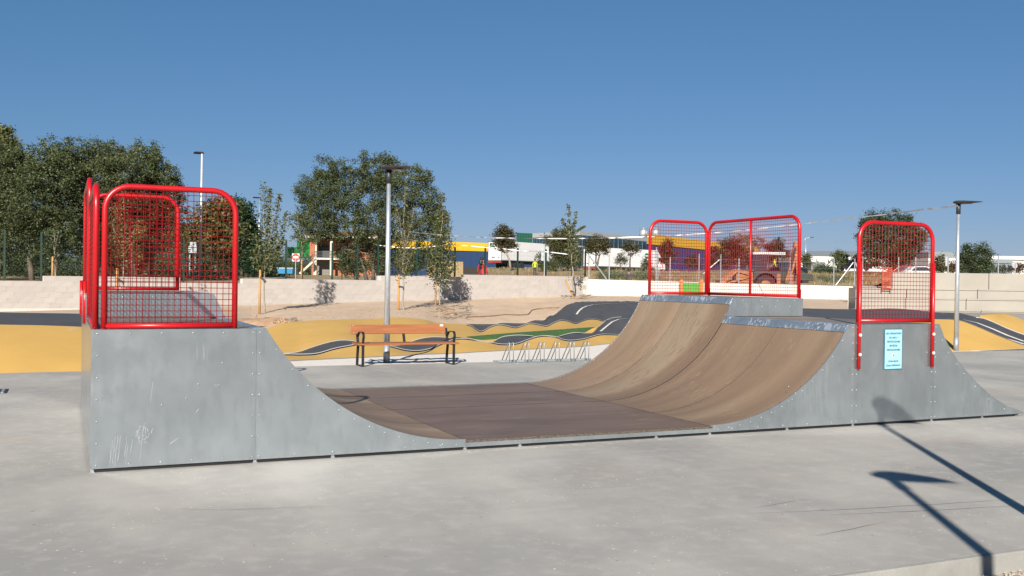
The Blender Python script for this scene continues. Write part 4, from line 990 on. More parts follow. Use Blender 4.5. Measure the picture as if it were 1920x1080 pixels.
# white barrier tape strung across
def tape(label, pts, w=.06):
    P = [at(*p) for p in pts]; b = MB(); rows = []
    n = len(P)
    for i in range(n - 1):
        for t in np.linspace(0, 1, 14)[:-1]:
            tt = i + t; p = lerp(P[i], P[i + 1], t); a = tt*5.2 + math.sin(tt*7)*1.2
            rows.append([p + Vector((0, 0, w/2*math.cos(a))) + FW*(w/2*math.sin(a)), p - Vector((0, 0, w/2*math.cos(a))) - FW*(w/2*math.sin(a))])
    b.grid(rows); return tag(b.build('barrier_tape', mat('tape_white', (1.05, 1.05, 1.02), .4, var=.04), loc=tuple(P[0])), label, 'tape', 'barrier tapes')
tape('long white barrier tape strung from the right lamp across the sky', [(1796, 386, 25.5), (1730, 393, 29), (1660, 402, 33), (1590, 410, 37), (1520, 418, 42), (1440, 427, 46), (1360, 435, 49), (1290, 440, 52), (1220, 443.5, 54), (1150, 446, 54), (1075, 447.5, 54), (1000, 447, 51), (930, 446, 48), (880, 444, 44), (820, 440, 40), (762, 434, 34)])
tape('lower white tape tied along the green fence posts', [(u, v, Dwall(u) + .05) for u, v in ((712, 460), (745, 464), (782, 465), (811, 462), (845, 458), (911, 464), (940, 466), (972, 470), (1025, 472), (1071, 477.5))], .04)

# ------------------------------------------------------------------ street lamps and signs beyond the wall
def road_lamp(label, u, vt, D, hu, z=1.5, r=.07, col=None):
    base = spot(u, D, z); t = thing('road_lamp', label, 'street lamp', tuple(base), 'street lamps beyond the wall'); top = spot(u + 1, D, zat(u, vt, D))
    b = MB(); b.tube([base, top], [r, r*.6], 10); b.build('pole', col or pole_m, t, smooth=True)
    hp_ = at(u + hu, vt - (1 if abs(hu) > 6 else 0), D); b = MB(); d = (hp_ - top); L = d.length; d.normalize(); sd_ = Vector((-d.y, d.x, 0)).normalized()
    rows = [[top + d*(L*s_) + sd_*w*a + Vector((0, 0, zz)) for a, zz in ((-1, 0), (0, .07), (1, 0), (0, -.07), (-1, 0))] for s_, w in ((-.2, .03), (0, .12), (.4, .17), (.85, .12), (1, .02))]
    b.grid(rows); b.build('lamp_head', lamp_m, t); return t
road_lamp('tall white lamp beside the dark trees at the left', 375, 287, 55, -12, 1.5, .075, mat('white_pole', (.75, .74, .70), .5))
road_lamp('thin distant lamp just left of the young tree by the guard rail', 484, 371, 95, -10, 1.9, .07)
road_lamp('pale lamp pole standing inside the spreading tree behind the bench lamp', 760, 325, 62, -12, 1.5, .07)
t = road_lamp('curved far lamp right of the long red guard rail', 1509, 450, 150, 3, 3.2, .09); t2 = at(1509, 450, 150)
b = MB(); b.tube([t2, at(1511, 447, 150), at(1516, 446, 150), at(1523, 445.5, 150)], .06, 6); b.build('arm', pole_m, t); b = MB(); b.bar(at(1519, 445.6, 150), at(1525, 445, 150), .35, .15); b.build('lantern', lamp_m, t)
def sign_post(label, u, v0, v1, D, shape, m_face, z=None, name='road_sign', r=.035):
    base = spot(u, D, z if z is not None else zat(u, v0, D)); t = thing(name, label, 'road sign', tuple(base)); top = at(u, v1, D)
    b = MB(); b.tube([base, Vector((base.x, base.y, top.z))], r, 8); b.build('pole', grey_post, t); return t
RX, UP = Vector((R_.x, R_.y, 0)).normalized(), Vector((0, 0, 1)); BACK = Vector((FW.x, FW.y, 0)).normalized()
def disc(b, c, r, th=.02, n=20, off=0): b.prism([c + RX*(r*math.cos(2*math.pi*i/n)) + UP*(r*math.sin(2*math.pi*i/n)) - BACK*off for i in range(n)], BACK*th)
def rect(b, u0, v0, u1, v1, D, th=.02, off=0):
    a, c = at(u0, v0, D) - BACK*off, at(u1, v1, D) - BACK*off; b.prism([a, a + RX*(c - a).dot(RX), a + RX*(c - a).dot(RX) + UP*(c.z - a.z), a + UP*(c.z - a.z)][::-1], BACK*th)
red_sign = mat('sign_red', (.50, .03, .025), .45); white_s = mat('sign_white', (.80, .79, .76), .5, var=.03); grey_s = mat('sign_back', (.42, .46, .50), .5)
t = sign_post('red round no entry sign on a square white plate by the house', 554, 520, 478, 72, 0, 0, z=1.6)
b = MB(); rect(b, 547.5, 490, 561.5, 475.5, 72); b.build('plate', white_s, t); b = MB(); disc(b, at(554.5, 482.5, 72), .27, .012, 24, .02); b.build('disc', red_sign, t); b = MB(); rect(b, 549.8, 484.2, 559.8, 480.6, 72, .01, .04); b.build('bar', white_s, t)
t = sign_post('round road sign seen from the back in front of the house', 641, 521, 470, 62, 0, 0, z=1.55); b = MB(); disc(b, at(641, 478, 62), .30, .02, 8); b.build('disc', mat('sign_dark_back', (.045, .06, .075), .5), t)
t = sign_post('grey rectangular sign back on a white post before the first truck', 1020.5, 519, 462, 66, 0, 0, z=1.6, r=.05); b = MB(); rect(b, 1014.5, 489, 1029, 463, 66.1); b.build('plate', grey_s, t)
t = sign_post('triangular warning sign seen from the back through the long rail', 1230, 524, 464, 82, 0, 0, z=1.7, r=.05)
c = at(1231, 476, 82); b = MB(); b.prism([c + RX*-.42 + UP*-.34, c + RX*.42 + UP*-.34, c + UP*.42], BACK*.02); b.build('plate', grey_s, t)
b = MB(); b.tube([spot(1233.5, 82, 1.7), at(1233.5, 478, 82)], .045, 8); b.build('pole', grey_post, t)
t = sign_post('small white triangular sign with red border beyond the long rail', 1237, 512, 490, 95, 0, 0, z=2.2); c = at(1237, 496, 95); b = MB(); b.prism([c + RX*-.36 + UP*-.28, c + RX*.36 + UP*-.28, c + UP*.36], BACK*.02); b.build('plate', red_sign, t); b = MB(); c = c - BACK*.015 + UP*.0; b.prism([c + RX*-.24 + UP*-.21, c + RX*.24 + UP*-.21, c + UP*.22], BACK*.01); b.build('face', white_s, t)
t = sign_post('pair of grey sign backs on a pole above the seating terrace', 1777, 512, 480, 90, 0, 0, z=2.2, r=.06); b = MB(); rect(b, 1772.5, 499, 1776.6, 481, 90); b.build('plate', grey_s, t)
t = sign_post('octagonal sign back on a pole at the right edge', 1903, 512, 493, 95, 0, 0, z=2.2, r=.05); b = MB(); disc(b, at(1903, 498, 95), .27, .02, 8); b.build('disc', grey_s, t)
for u, v in ((1871, 478), (1617, 481), (1684, 482), (1716, 482)):
    p = spot(u, 60 if u > 1640 else 82, 1.9); tt = at(u, v, 60 if u > 1640 else 82); b = MB(); b.tube([p, Vector((p.x, p.y, tt.z))], .04, 8)
    tag(b.build('fence_post', grey_post, loc=tuple(p)), {1871: 'thin grey fence post above the right end of the terrace', 1617: 'thin grey fence post behind the left edge of the right guard rail', 1684: 'thin grey post left of two, above the terrace behind the right guard rail', 1716: 'thin grey post right of two, above the terrace behind the right guard rail'}[u], 'post', 'thin grey fence posts')

# ------------------------------------------------------------------ buildings
def quadbox(b, A, B, depth_v, z0, z1):
    b.prism([(A.x, A.y, z0), (B.x, B.y, z0), (B.x + depth_v.x, B.y + depth_v.y, z0), (A.x + depth_v.x, A.y + depth_v.y, z0)], (0, 0, z1 - z0)); return b
yel = mat('cladding_yellow', (.80, .47, .015), .5, var=.05); blu = mat('cladding_blue', (.022, .055, .15), .5, var=.1); ind = mat('cladding_grey', (.42, .45, .47), .5, var=.06)
blu2 = mat('cladding_violet', (.030, .035, .17), .5, var=.1)
glassm = mat('window_band', (.035, .075, .11), .25, var=.2, scale=.6); bricks = mat('brick_face', (.42, .155, .075), .85, col2=(.34, .12, .06), scale=3); cream = mat('cream_paint', (.72, .66, .56), .8)
roofg = mat('roof_grey', (.23, .265, .275), .85, var=.06); whitec = mat('white_cladding', (.74, .74, .72), .6, var=.05)
def facade_strips(t, name, A, B, z0, z1, n, m, off, nrm, th=.12, fr=.8):
    for i in range(n):
        a, c = lerp(A, B, (i + (1 - fr)/2)/n), lerp(A, B, (i + (1 + fr)/2)/n); b = MB()
        b.prism([(a.x + nrm.x*off, a.y + nrm.y*off, z0), (c.x + nrm.x*off, c.y + nrm.y*off, z0), (c.x + nrm.x*off, c.y + nrm.y*off, z1), (a.x + nrm.x*off, a.y + nrm.y*off, z1)], nrm*th*-1); b.build(name, m, t)
# yellow and blue shed, left
A, B = spot(660, 162, 0), spot(998, 178, 0); dv = BACK*30
t = thing('industrial_shed', 'blue shed with wide yellow band left of the parked trucks', 'building', tuple(Vector((A.x, A.y, 3))))
b = MB(); quadbox(b, A, B, dv, 1.5, zat(880, 470, 170)); b.build('wall', blu, t); b = MB(); A2, B2 = A - BACK*.2, B - BACK*.2; quadbox(b, A2, B2, dv, zat(880, 470, 170) + .01, zat(890, 454, 170)); b.build('yellow_band', yel, t)
nrm = -BACK; facade_strips(t, 'cladding_rib', A, B, 1.6, zat(880, 470.5, 170), 26, blu, .06, nrm, .06, .12)
# grey industrial hall
A, Cn, B = spot(998, 200, 0), spot(1086, 186, 0), spot(1214, 211, 0); z0, zt, zw = 2, zat(1086, 432.5, 186), zat(1086, 441, 186)
t = thing('industrial_hall', 'large grey industrial hall with dark glazed walls behind the trucks', 'building', tuple(Vector((Cn.x, Cn.y, z0))))
b = MB(); b.prism([(A.x, A.y, z0), (Cn.x, Cn.y, z0), (B.x, B.y, z0), (A.x + B.x - Cn.x, A.y + B.y - Cn.y, z0)], (0, 0, zw - z0)); b.build('wall', glassm, t)
ex = lambda p: (p - (Cn + (A + B - Cn))/2)*1.006 + (Cn + (A + B - Cn))/2
Q = [ex(A), ex(Cn), ex(B), ex(A + B - Cn)]
b = MB(); b.prism([(p.x, p.y, zw + .02) for p in Q], (0, 0, zt - zw)); b.build('roof_fascia', ind, t)
for a_, b_ in ((A, Cn), (Cn, B)):
    d_ = (b_ - a_).normalized(); nr = Vector((d_.y, -d_.x, 0))
    if nr.dot(CAM - a_) < 0: nr = -nr
    facade_strips(t, 'mullion', a_, b_, z0, zw, 16, mat('mullion_grey', (.10, .15, .19), .5), .08, nr, .1, .07)
    b = MB(); zz = zat(1086, 462, 186); c = (a_ + b_)/2 + nr*.1; b.box((c.x, c.y, zz), ((b_ - a_).length, .12, .25), (d_, nr, UP)); b.build('rail_band', ind, t)
# green rooftop box
t = thing('rooftop_unit', 'green box unit rising above the yellow band left of the grey hall', 'container', tuple(spot(983, 176, zat(983, 450, 176))))
A, B = spot(968, 176, 0), spot(997, 178, 0); b = MB(); quadbox(b, A, B, BACK*6, zat(983, 456, 176), zat(983, 436.5, 176)); b.build('shell', mat('unit_green', (.02, .13, .085), .5), t); facade_strips(t, 'rib', A, B, zat(983, 455, 176), zat(983, 437, 176), 6, mat('unit_rib', (.015, .10, .065), .5), .05, -BACK, .06, .2)
# yellow and violet-blue hall right
A, B = spot(1210, 172, 0), spot(1420, 225, 0)
t = thing('blue_yellow_hall', 'violet blue hall with broad yellow top band seen through the long guard rail', 'building', tuple(Vector((A.x, A.y, 3))))
zy, zt2 = zat(1225, 459, 175), zat(1225, 440.5, 175)
d_ = (B - A).normalized(); nr = Vector((d_.y, -d_.x, 0)); nr = nr if nr.dot(CAM - A) > 0 else -nr
dv2 = (BACK*.97 + RX*.25)*40; b = MB(); quadbox(b, A, B, dv2, 2.5, zy); b.build('wall', blu2, t); b = MB(); quadbox(b, A + nr*.2, B + nr*.2, dv2, zy + .01, zt2); b.build('yellow_band', yel, t); facade_strips(t, 'cladding_rib', A, B, 2.6, zy - .05, 30, blu2, .06, nr, .06, .12)
# silos
for u, lab in ((1205, 'round silver tank on the roof left of the long guard rail'), (1228, 'round silver tank seen through the left bay of the long guard rail')):
    c = spot(u, 215, zat(u, 445, 215)); t = thing('roof_tank', lab, 'tank', tuple(c), 'silver roof tanks'); b = MB(); r = .95; h = zat(u, 431, 215) - c.z; b.lathe(c, [(r, 0), (r, h*.8), (r*.85, h*.95), (r*.3, h), (.05, h*1.02)], 18); b.build('shell', pole_m, t, smooth=True)
    b = MB(); b.tube([c + Vector((0, 0, h)), c + Vector((0, 0, h + .5))], .2, 8); b.build('vent', grey_post, t); b = MB(); b.tube([c + Vector((r*math.cos(a), r*math.sin(a), h*.85 + .5)) for a in np.linspace(0, 6.28, 17)], .04, 4); b.build('guard_ring', grey_post, t)
# warehouses on the right
A, B = spot(1480, 235, 0), spot(1812, 225, 0); t = thing('warehouse', 'long white warehouse with sloping grey roof behind the right guard rail', 'building', tuple(Vector((A.x, A.y, 5)))); ze, zr = zat(1560, 481, 232), zat(1560, 467, 232)
b = MB(); quadbox(b, A, B, BACK*20, 4, ze); b.build('wall', whitec, t)
b = MB(); b.prism([(A.x, A.y, ze), (A.x + BACK.x*14, A.y + BACK.y*14, zr), (A.x + BACK.x*28, A.y + BACK.y*28, ze)], B - A); b.build('roof', roofg, t)
for i in range(15):
    a = lerp(A, B, (i + .3)/15) - BACK*.02; b = MB(); b.prism([a + Vector((0, 0, ze - .3)) - BACK*.05, a + RX*.5 + Vector((0, 0, ze - .3)) - BACK*.05, a + RX*.5 + Vector((0, 0, ze - 1.1)) - BACK*1.1, a + Vector((0, 0, ze - 1.1)) - BACK*1.1], (0, 0, .12)); b.build('awning', whitec, t)
    b = MB(); c = a - BACK*.03 + RX*.9; b.box((c.x, c.y, ze - 2.2), (1.3, .06, 1.0), (RX, BACK, UP)); b.build('window', glassm, t)
b = MB(); A3, B3 = spot(1520, 205, 0), spot(1546, 205, 0); quadbox(b, A3, B3, BACK*6, 4, zat(1530, 491, 205)); b.build('annex', mat('annex_grey', (.20, .21, .20), .7), t)
A, B = spot(1740, 190, 0), spot(1800, 190, 0); t = thing('low_warehouse', 'low white unit with curved grey roof left of the right lamp', 'building', tuple(Vector((A.x, A.y, 3.5)))); b = MB(); quadbox(b, A, B, BACK*12, 3, zat(1770, 484, 190)); b.build('wall', whitec, t)
b = MB(); b.prism([A + RX*0 + UP*zat(1770, 484, 190), B + UP*zat(1770, 484, 190), B + UP*zat(1770, 477, 190), lerp(A, B, .7) + UP*zat(1770, 473, 190), lerp(A, B, .45) + UP*zat(1770, 471.5, 190), A + UP*zat(1770, 473, 190)], BACK*12); b.build('roof', roofg, t)
A, B = spot(1853, 178, 0), spot(1990, 178, 0); t = thing('white_warehouse', 'bright white warehouse at the right edge above the terrace', 'building', tuple(Vector((A.x, A.y, 3.5)))); b = MB(); quadbox(b, A, B, BACK*16, 3, zat(1900, 487, 178)); b.build('wall', whitec, t); b = MB(); quadbox(b, A - BACK*.4 - RX*.3, B - BACK*.4, BACK*17, zat(1900, 487, 178) + .02, zat(1900, 480.5, 178)); b.build('roof', whitec, t)
b = MB(); A3, B3 = spot(1856, 165, 0), spot(1897, 165, 0); quadbox(b, A3, B3, BACK*8, 3, zat(1876, 494, 165)); b.build('annex', mat('annex_slate', (.22, .26, .29), .6), t); b = MB(); quadbox(b, A3 - BACK*.2, B3 - BACK*.2, BACK*8.3, zat(1876, 494, 165) + .02, zat(1876, 486, 165)); b.build('annex_roof', roofg, t)
for i in range(4): c = lerp(A3, B3, (i + .5)/4) - BACK*.04; b = MB(); b.box((c.x, c.y, zat(1876, 501, 165)), (.55, .06, .7), (RX, BACK, UP)); b.build('window', glassm, t)
# brick house with balcony
DH = 118; hz = lambda v: zat(620, v, DH)
hs = thing('brick_house', 'two storey brick house with cream columns and balcony under the spreading tree', 'house', tuple(spot(583, DH, hz(515))))
A, B = spot(584, DH + 2.2, 0), spot(705, DH + 2.2, 0)
b = MB(); quadbox(b, A, B, BACK*8, hz(517), hz(446)); b.build('wall', bricks, hs)
A1, B1 = spot(580, DH, 0), spot(590, DH, 0); b = MB(); quadbox(b, A1 + RX*.0, B1, BACK*2.1, hz(481), hz(450)); b.build('side_wall', bricks, hs)
b = MB(); A4, B4 = spot(566, DH - .7, 0), spot(712, DH - .7, 0); quadbox(b, A4, B4, BACK*11.5, hz(446.5), hz(442.5)); b.build('roof_slab', cream, hs)
b = MB(); c0 = spot(566, DH - .7, 0); b.prism([(c0.x, c0.y, hz(442.3)), ((c0 + BACK*5.7).x, (c0 + BACK*5.7).y, hz(430)), ((c0 + BACK*11.5).x, (c0 + BACK*11.5).y, hz(442.3))], B4 - A4); b.build('roof', mat('roof_tile', (.33, .17, .10), .8), hs)
b = MB(); A5, B5 = spot(588, DH - .1, 0), spot(640, DH - .1, 0); quadbox(b, A5, B5, BACK*2.3, hz(487), hz(483.5)); b.build('balcony_slab', cream, hs)
for u, w in ((591, .34), (621, .30)):
    for v0, v1 in ((516, 487.2), (483.3, 446.7)): c = spot(u, DH + .2, 0); b = MB(); b.box((c.x, c.y, (hz(v0) + hz(v1))/2), (w, .34, hz(v1) - hz(v0)), (RX, BACK, UP)); b.build('column', cream, hs)
for k in range(5): c = spot(606, DH, 0); b = MB(); b.bar(spot(588, DH, hz(482 - 2.6*k)), spot(640, DH, hz(482 - 2.6*k)), .04, .06); b.build('balcony_rail', darkm, hs)
b = MB(); c = spot(607, DH + 2.15, 0); b.box((c.x, c.y, (hz(482) + hz(458))/2), (1.2, .06, hz(458) - hz(482)), (RX, BACK, UP)); b.build('balcony_door', darkm, hs)
b = MB(); c = spot(606, DH + 2.15, 0); b.box((c.x, c.y, (hz(516) + hz(489))/2), (1.4, .06, hz(489) - hz(516)), (RX, BACK, UP)); b.build('ground_opening', mat('shutter', (.22, .20, .17), .7), hs)
b = MB(); A6, B6 = spot(624, DH + .4, 0), spot(640, DH + .4, 0); quadbox(b, A6, B6, BACK*1.7, hz(492), hz(487.5)); b.build('awning', mat('awning_brick', (.36, .15, .08), .8), hs)
# outside stair of the house
b = MB(); p0_, p1_ = spot(563, DH - 1, hz(514)), spot(587, DH - 1, hz(492)); b.bar(p0_, p1_, .9, .22); b.build('stair_flight', cream, hs)
for dz in (.5, .9): b = MB(); b.tube([p0_ + UP*dz, p1_ + UP*dz], .04, 6); b.build('stair_rail', darkm, hs)
# green containers, blue trough, low walls
for (u0, u1, v0, v1, lab) in ((551, 590, 483, 465, 'lower green container beside the brick house'), (556, 588, 464.5, 449, 'upper green container stacked beside the brick house'), (538, 550, 484, 463, 'dark teal container left of the stacked green ones')):
    A, B = spot(u0, 150, 0), spot(u1, 152, 0); t = thing('green_container', lab, 'container', tuple(Vector((A.x, A.y, zat(560, v0, 150)))), 'green containers'); mm = mat('container_teal', (.02, .17, .12), .5) if 'teal' in lab else mat('container_green', (.02, .22, .045), .5, var=.2, scale=1)
    b = MB(); quadbox(b, A, B, BACK*3, zat(560, v0, 150), zat(560, v1, 150)); b.build('shell', mm, t); facade_strips(t, 'rib', A, B, zat(560, v0, 150) + .1, zat(560, v1, 150) - .1, 5, mat('container_rib', (.03, .28, .09), .5), .05, -BACK, .05, .25)
t = thing('blue_pool', 'bright blue box shaped paddling pool behind the block wall', 'pool', tuple(spot(534, 80, 1.7))); b = MB(); A, B = spot(520, 80, 0), spot(548, 80.5, 0); quadbox(b, A, B, BACK*2, zat(534, 513, 80), zat(534, 503, 80)); b.build('shell', mat('pool_blue', (.05, .32, .62), .4), t); b = MB(); quadbox(b, A - BACK*.05 - RX*.04, B - BACK*.05 + RX*.04, BACK*2.1, zat(534, 503.2, 80), zat(534, 502, 80)); b.build('rim', white_s, t)
sand = mat('sand_block', (.52, .39, .21), .9, col2=(.44, .32, .17), scale=2)
A, B = spot(800, 72, 0), spot(868, 74, 0); b = MB(); quadbox(b, A, B, BACK*.3, 1.2, zat(840, 490, 73)); tag(b.build('sandstone_wall', sand, loc=tuple(Vector((A.x, A.y, 1.5)))), 'tan sandstone garden wall behind the bushy young tree', 'wall')
A, B = spot(868.5, 82, 0), spot(905, 88, 0); b = MB(); quadbox(b, A, B, BACK*.3, 1.3, zat(885, 501, 85)); tag(b.build('stone_wall', mat('rubble', (.30, .25, .20), .9, col2=(.22, .18, .14), scale=6), loc=tuple(Vector((A.x, A.y, 1.5)))), 'low grey stone wall left of the woman in red', 'wall')
t = thing('white_machine', 'white pump unit on a stand behind the first guard rail', 'machine', tuple(spot(362, 60, 1.5))); b = MB(); rect(b, 353, 474, 369, 462, 60, .5); b.build('cabinet', grey_s, t); b = MB(); rect(b, 356, 461.8, 368, 454, 60, .4); b.build('top_box', grey_s, t)
for u in (356, 366): b = MB(); b.tube([spot(u, 60.2, 1.5), at(u, 474, 60.2)], .05, 6); b.build('leg', grey_post, t)
# green and orange play panel before the white wall, orange panel on the terrace
og = mat('orange_wood', (.55, .20, .04), .6); t = thing('play_panel', 'bright green panel between orange posts before the white wall', 'play equipment', tuple(spot(1295, 48.4, .95)))
b = MB(); rect(b, 1281, 553, 1313, 531, 48.4, .04); b.build('board', mat('panel_green', (.045, .33, .02), .5), t)
for u in (1277.5, 1315): b = MB(); p = spot(u, 48.4, .8); b.box((p.x, p.y, (p.z + zat(u, 523.5, 48.4))/2), (.17, .17, zat(u, 523.5, 48.4) - p.z), (RX, BACK, UP)); b.build('post', og, t)
t = thing('orange_barrier', 'orange slatted safety barrier on the end of the seating terrace', 'barrier', tuple(spot(1663, 46.6, 1.5)))
zt_, zb_ = zat(1663, 500, 46.6), zat(1663, 541, 46.6)
for u in (1655, 1671.5): b = MB(); b.tube([spot(u, 46.6, zb_ - .1), spot(u, 46.6, zt_)], .025, 6); b.build('post', mat('barrier_orange', (.62, .10, .04), .5), t)
for k in range(11): z = lerp(zb_, zt_, (k + .3)/11); b = MB(); b.bar(spot(1655, 46.6, z), spot(1671.5, 46.6, z), .02, .045); b.build('slat', MATS['barrier_orange'], t)

# ------------------------------------------------------------------ far trees and bushes
GB = 'clipped street trees by the trucks'
tree('round clipped tree before the rear of the first truck', 957, 112, zat(957, 503, 112), [(945, 438, 13), (936, 447, 11), (955, 447, 13), (945, 456, 14), (959, 458, 9), (934, 459, 8)], leaf_bush, .21, 0.62, ((0, -8),), .13, bark_pale, group=GB)
tree('large bushy tree between the two trucks', 1052, 112, zat(1052, 505, 112), [(1048, 442, 14), (1062, 440, 13), (1036, 452, 12), (1052, 458, 18), (1038, 468, 14), (1066, 462, 14), (1056, 480, 14), (1074, 475, 11), (1045, 488, 12), (1068, 492, 13), (1078, 488, 10)], [leaf_bush, leaf_olive], .21, 0.56, ((0, 0), (12, 3)), .13, group=GB)
tree('low dark shrub beside the worker in the yellow vest', 1025, 108, zat(1025, 505, 108), [(1012, 480, 7), (1016, 494, 8), (1028, 494, 10), (1038, 498, 9), (1022, 502, 8)], leaf_olive, .19, 0.56, ((0, 0),), .06, cat='shrub', name='shrub')
tree('flat topped clipped tree before the left half of the second truck', 1117, 116, zat(1117, 503, 116), [(1108, 456, 10), (1120, 454, 11), (1132, 458, 10), (1112, 466, 11), (1127, 468, 11), (1103, 464, 7), (1136, 466, 7)], leaf_bush, .21, 0.56, ((0, 0), (1, 5)), .12, group=GB)
tree('thin clipped tree before the right half of the second truck', 1181, 116, zat(1181, 503, 116), [(1183, 456, 9), (1176, 464, 9), (1190, 462, 9), (1183, 470, 9), (1195, 470, 5)], [leaf_bush, leaf_grey], .20, 0.43, ((0, 0),), .1, group=GB)
tree('small grey green bush before the white side of the second truck', 1164, 112, zat(1164, 503, 112), [(1165, 484, 7), (1159, 490, 6), (1171, 489, 6)], leaf_grey, .16, 0.50, ((0, 0),), .07, cat='shrub', name='shrub')
tree('dark small shrub at the nose of the second truck', 1212, 118, zat(1212, 502, 118), [(1212, 490, 6), (1208, 497, 6), (1217, 498, 5)], leaf_olive, .17, 0.56, ((0, 0),), .06, cat='shrub', name='shrub')
tree('reddish tree before the violet hall in the left bay of the long rail', 1251, 120, zat(1251, 503, 120), [(1252, 460, 10), (1244, 468, 10), (1258, 470, 11), (1250, 480, 12), (1240, 486, 7), (1256, 488, 8)], leaf_rust, .21, 0.56, ((0, 0),), .12)
tree('small dark tree before the violet hall near the middle post', 1299, 122, zat(1299, 504, 122), [(1299, 484, 8), (1293, 492, 8), (1305, 493, 8)], leaf_rust, .19, 0.56, ((0, 0),), .08)
tree('wide brown tree left of the digger cab', 1365, 132, zat(1365, 505, 132), [(1372, 458, 14), (1358, 466, 16), (1342, 474, 13), (1380, 472, 18), (1362, 484, 18), (1395, 478, 14), (1340, 490, 12), (1330, 482, 8), (1395, 492, 12)], [leaf_rust, leaf_bush], .24, 0.46, ((0, 0), (14, 0)), .14)
tree('pale leafless looking tree behind the digger', 1400, 145, zat(1400, 505, 145), [(1396, 444, 10), (1408, 452, 13), (1392, 456, 12), (1418, 462, 12), (1428, 452, 8)], leafm('leaf_pale', (.30, .24, .16), (.20, .16, .11)), .20, 0.25, ((0, 0),), .12, bark_pale)
tree('dark brown tree behind the roof of the digger cab', 1455, 135, zat(1455, 505, 135), [(1452, 460, 11), (1462, 456, 8), (1442, 468, 11), (1460, 470, 13), (1445, 482, 12), (1475, 480, 9)], leaf_rust, .22, 0.50, ((0, 0),), .12)
tree('big dense dark green tree behind the right guard rail', 1672, 112, zat(1672, 512, 112), [(1650, 412, 17), (1628, 412, 12), (1675, 410, 14), (1630, 432, 20), (1660, 435, 26), (1692, 420, 16), (1712, 432, 14), (1695, 445, 24), (1722, 448, 13), (1618, 452, 14), (1640, 462, 22), (1672, 468, 26), (1705, 468, 20), (1728, 440, 9), (1640, 485, 20), (1675, 492, 20), (1700, 490, 16), (1618, 440, 10)], [leaf_green, leaf_dark], .22, 0.50, ((0, 0), (4, 2)), .26)
tree('dark round bush tree just right of the right lamp', 1830, 76, zat(1830, 514, 76), [(1822, 465, 10), (1840, 466, 10), (1813, 478, 12), (1832, 482, 18), (1850, 478, 11), (1812, 494, 15), (1845, 496, 15), (1830, 503, 16), (1803, 502, 9), (1856, 502, 8)], [leaf_green, leaf_dark], .15, 0.50, ((0, 0), (3, 2)), .14)
tree('round light green tree before the white warehouse', 1574, 120, zat(1574, 503, 120), [(1574, 475, 7), (1567, 484, 9), (1581, 484, 9), (1574, 490, 9), (1585, 492, 6)], [leaf_mid, leaf_olive], .19, 0.53, ((0, 0),), .1)
tree('small yellowish tree beside the far curved lamp', 1512, 125, zat(1512, 505, 125), [(1510, 482, 8), (1516, 488, 7), (1508, 493, 7)], leaf_olive, .19, 0.56, ((0, 0),), .08)
tree('small tree partly hidden at the left post of the right guard rail', 1606, 118, zat(1606, 508, 118), [(1605, 485, 8), (1612, 492, 9), (1600, 496, 7)], leaf_rust, .19, 0.56, ((0, 0),), .08)
tree('low hedge tree between the right guard rail and the sign backs', 1765, 95, zat(1765, 513, 95), [(1756, 492, 8), (1768, 488, 8), (1764, 500, 12), (1752, 503, 9), (1776, 504, 6)], [leaf_olive, leaf_rust], .16, 0.56, ((0, 0),), .1)
tree('small brown tree left of the right lamp', 1786, 98, zat(1786, 513, 98), [(1786, 496, 7), (1783, 503, 8), (1792, 504, 7)], leaf_rust, .16, 0.56, ((0, 0),), .08)
tree('grey green shrub before the annex at the right', 1879, 100, zat(1879, 512, 100), [(1878, 503, 7), (1870, 507, 6), (1886, 507, 6)], leaf_grey, .16, 0.56, ((0, 0),), .06, cat='shrub', name='shrub')
tree('brown shrub at the right edge above the terrace', 1910, 98, zat(1910, 513, 98), [(1908, 502, 7), (1900, 506, 6), (1918, 505, 8)], leaf_rust, .16, 0.56, ((0, 0),), .06, cat='shrub', name='shrub')
sp = [spot(u, D, fz(u, D)) for u, D in [(random.gauss(1546, 13), random.uniform(128, 140)) for _ in range(40)]]
bushes('hedge', sp, 1.0, leaf_green, 160, .2)
sp = [spot(u, D, fz(u, D)) for u, D in [(random.uniform(390, 520), random.uniform(84, 100)) for _ in range(120)] + [(random.uniform(530, 580), random.uniform(125, 140)) for _ in range(60)]]
bushes('hedge', sp, 2.4, leaf_dark, 150, .22)
sp = [spot(u, D, fz(u, D)) for u, D in [(random.uniform(-250, 400), random.uniform(60, 72)) for _ in range(330)]]
bushes('hedge', sp, 3.4, leaf_dark, 170, .17)
for a in GRASS: bushes(*a)

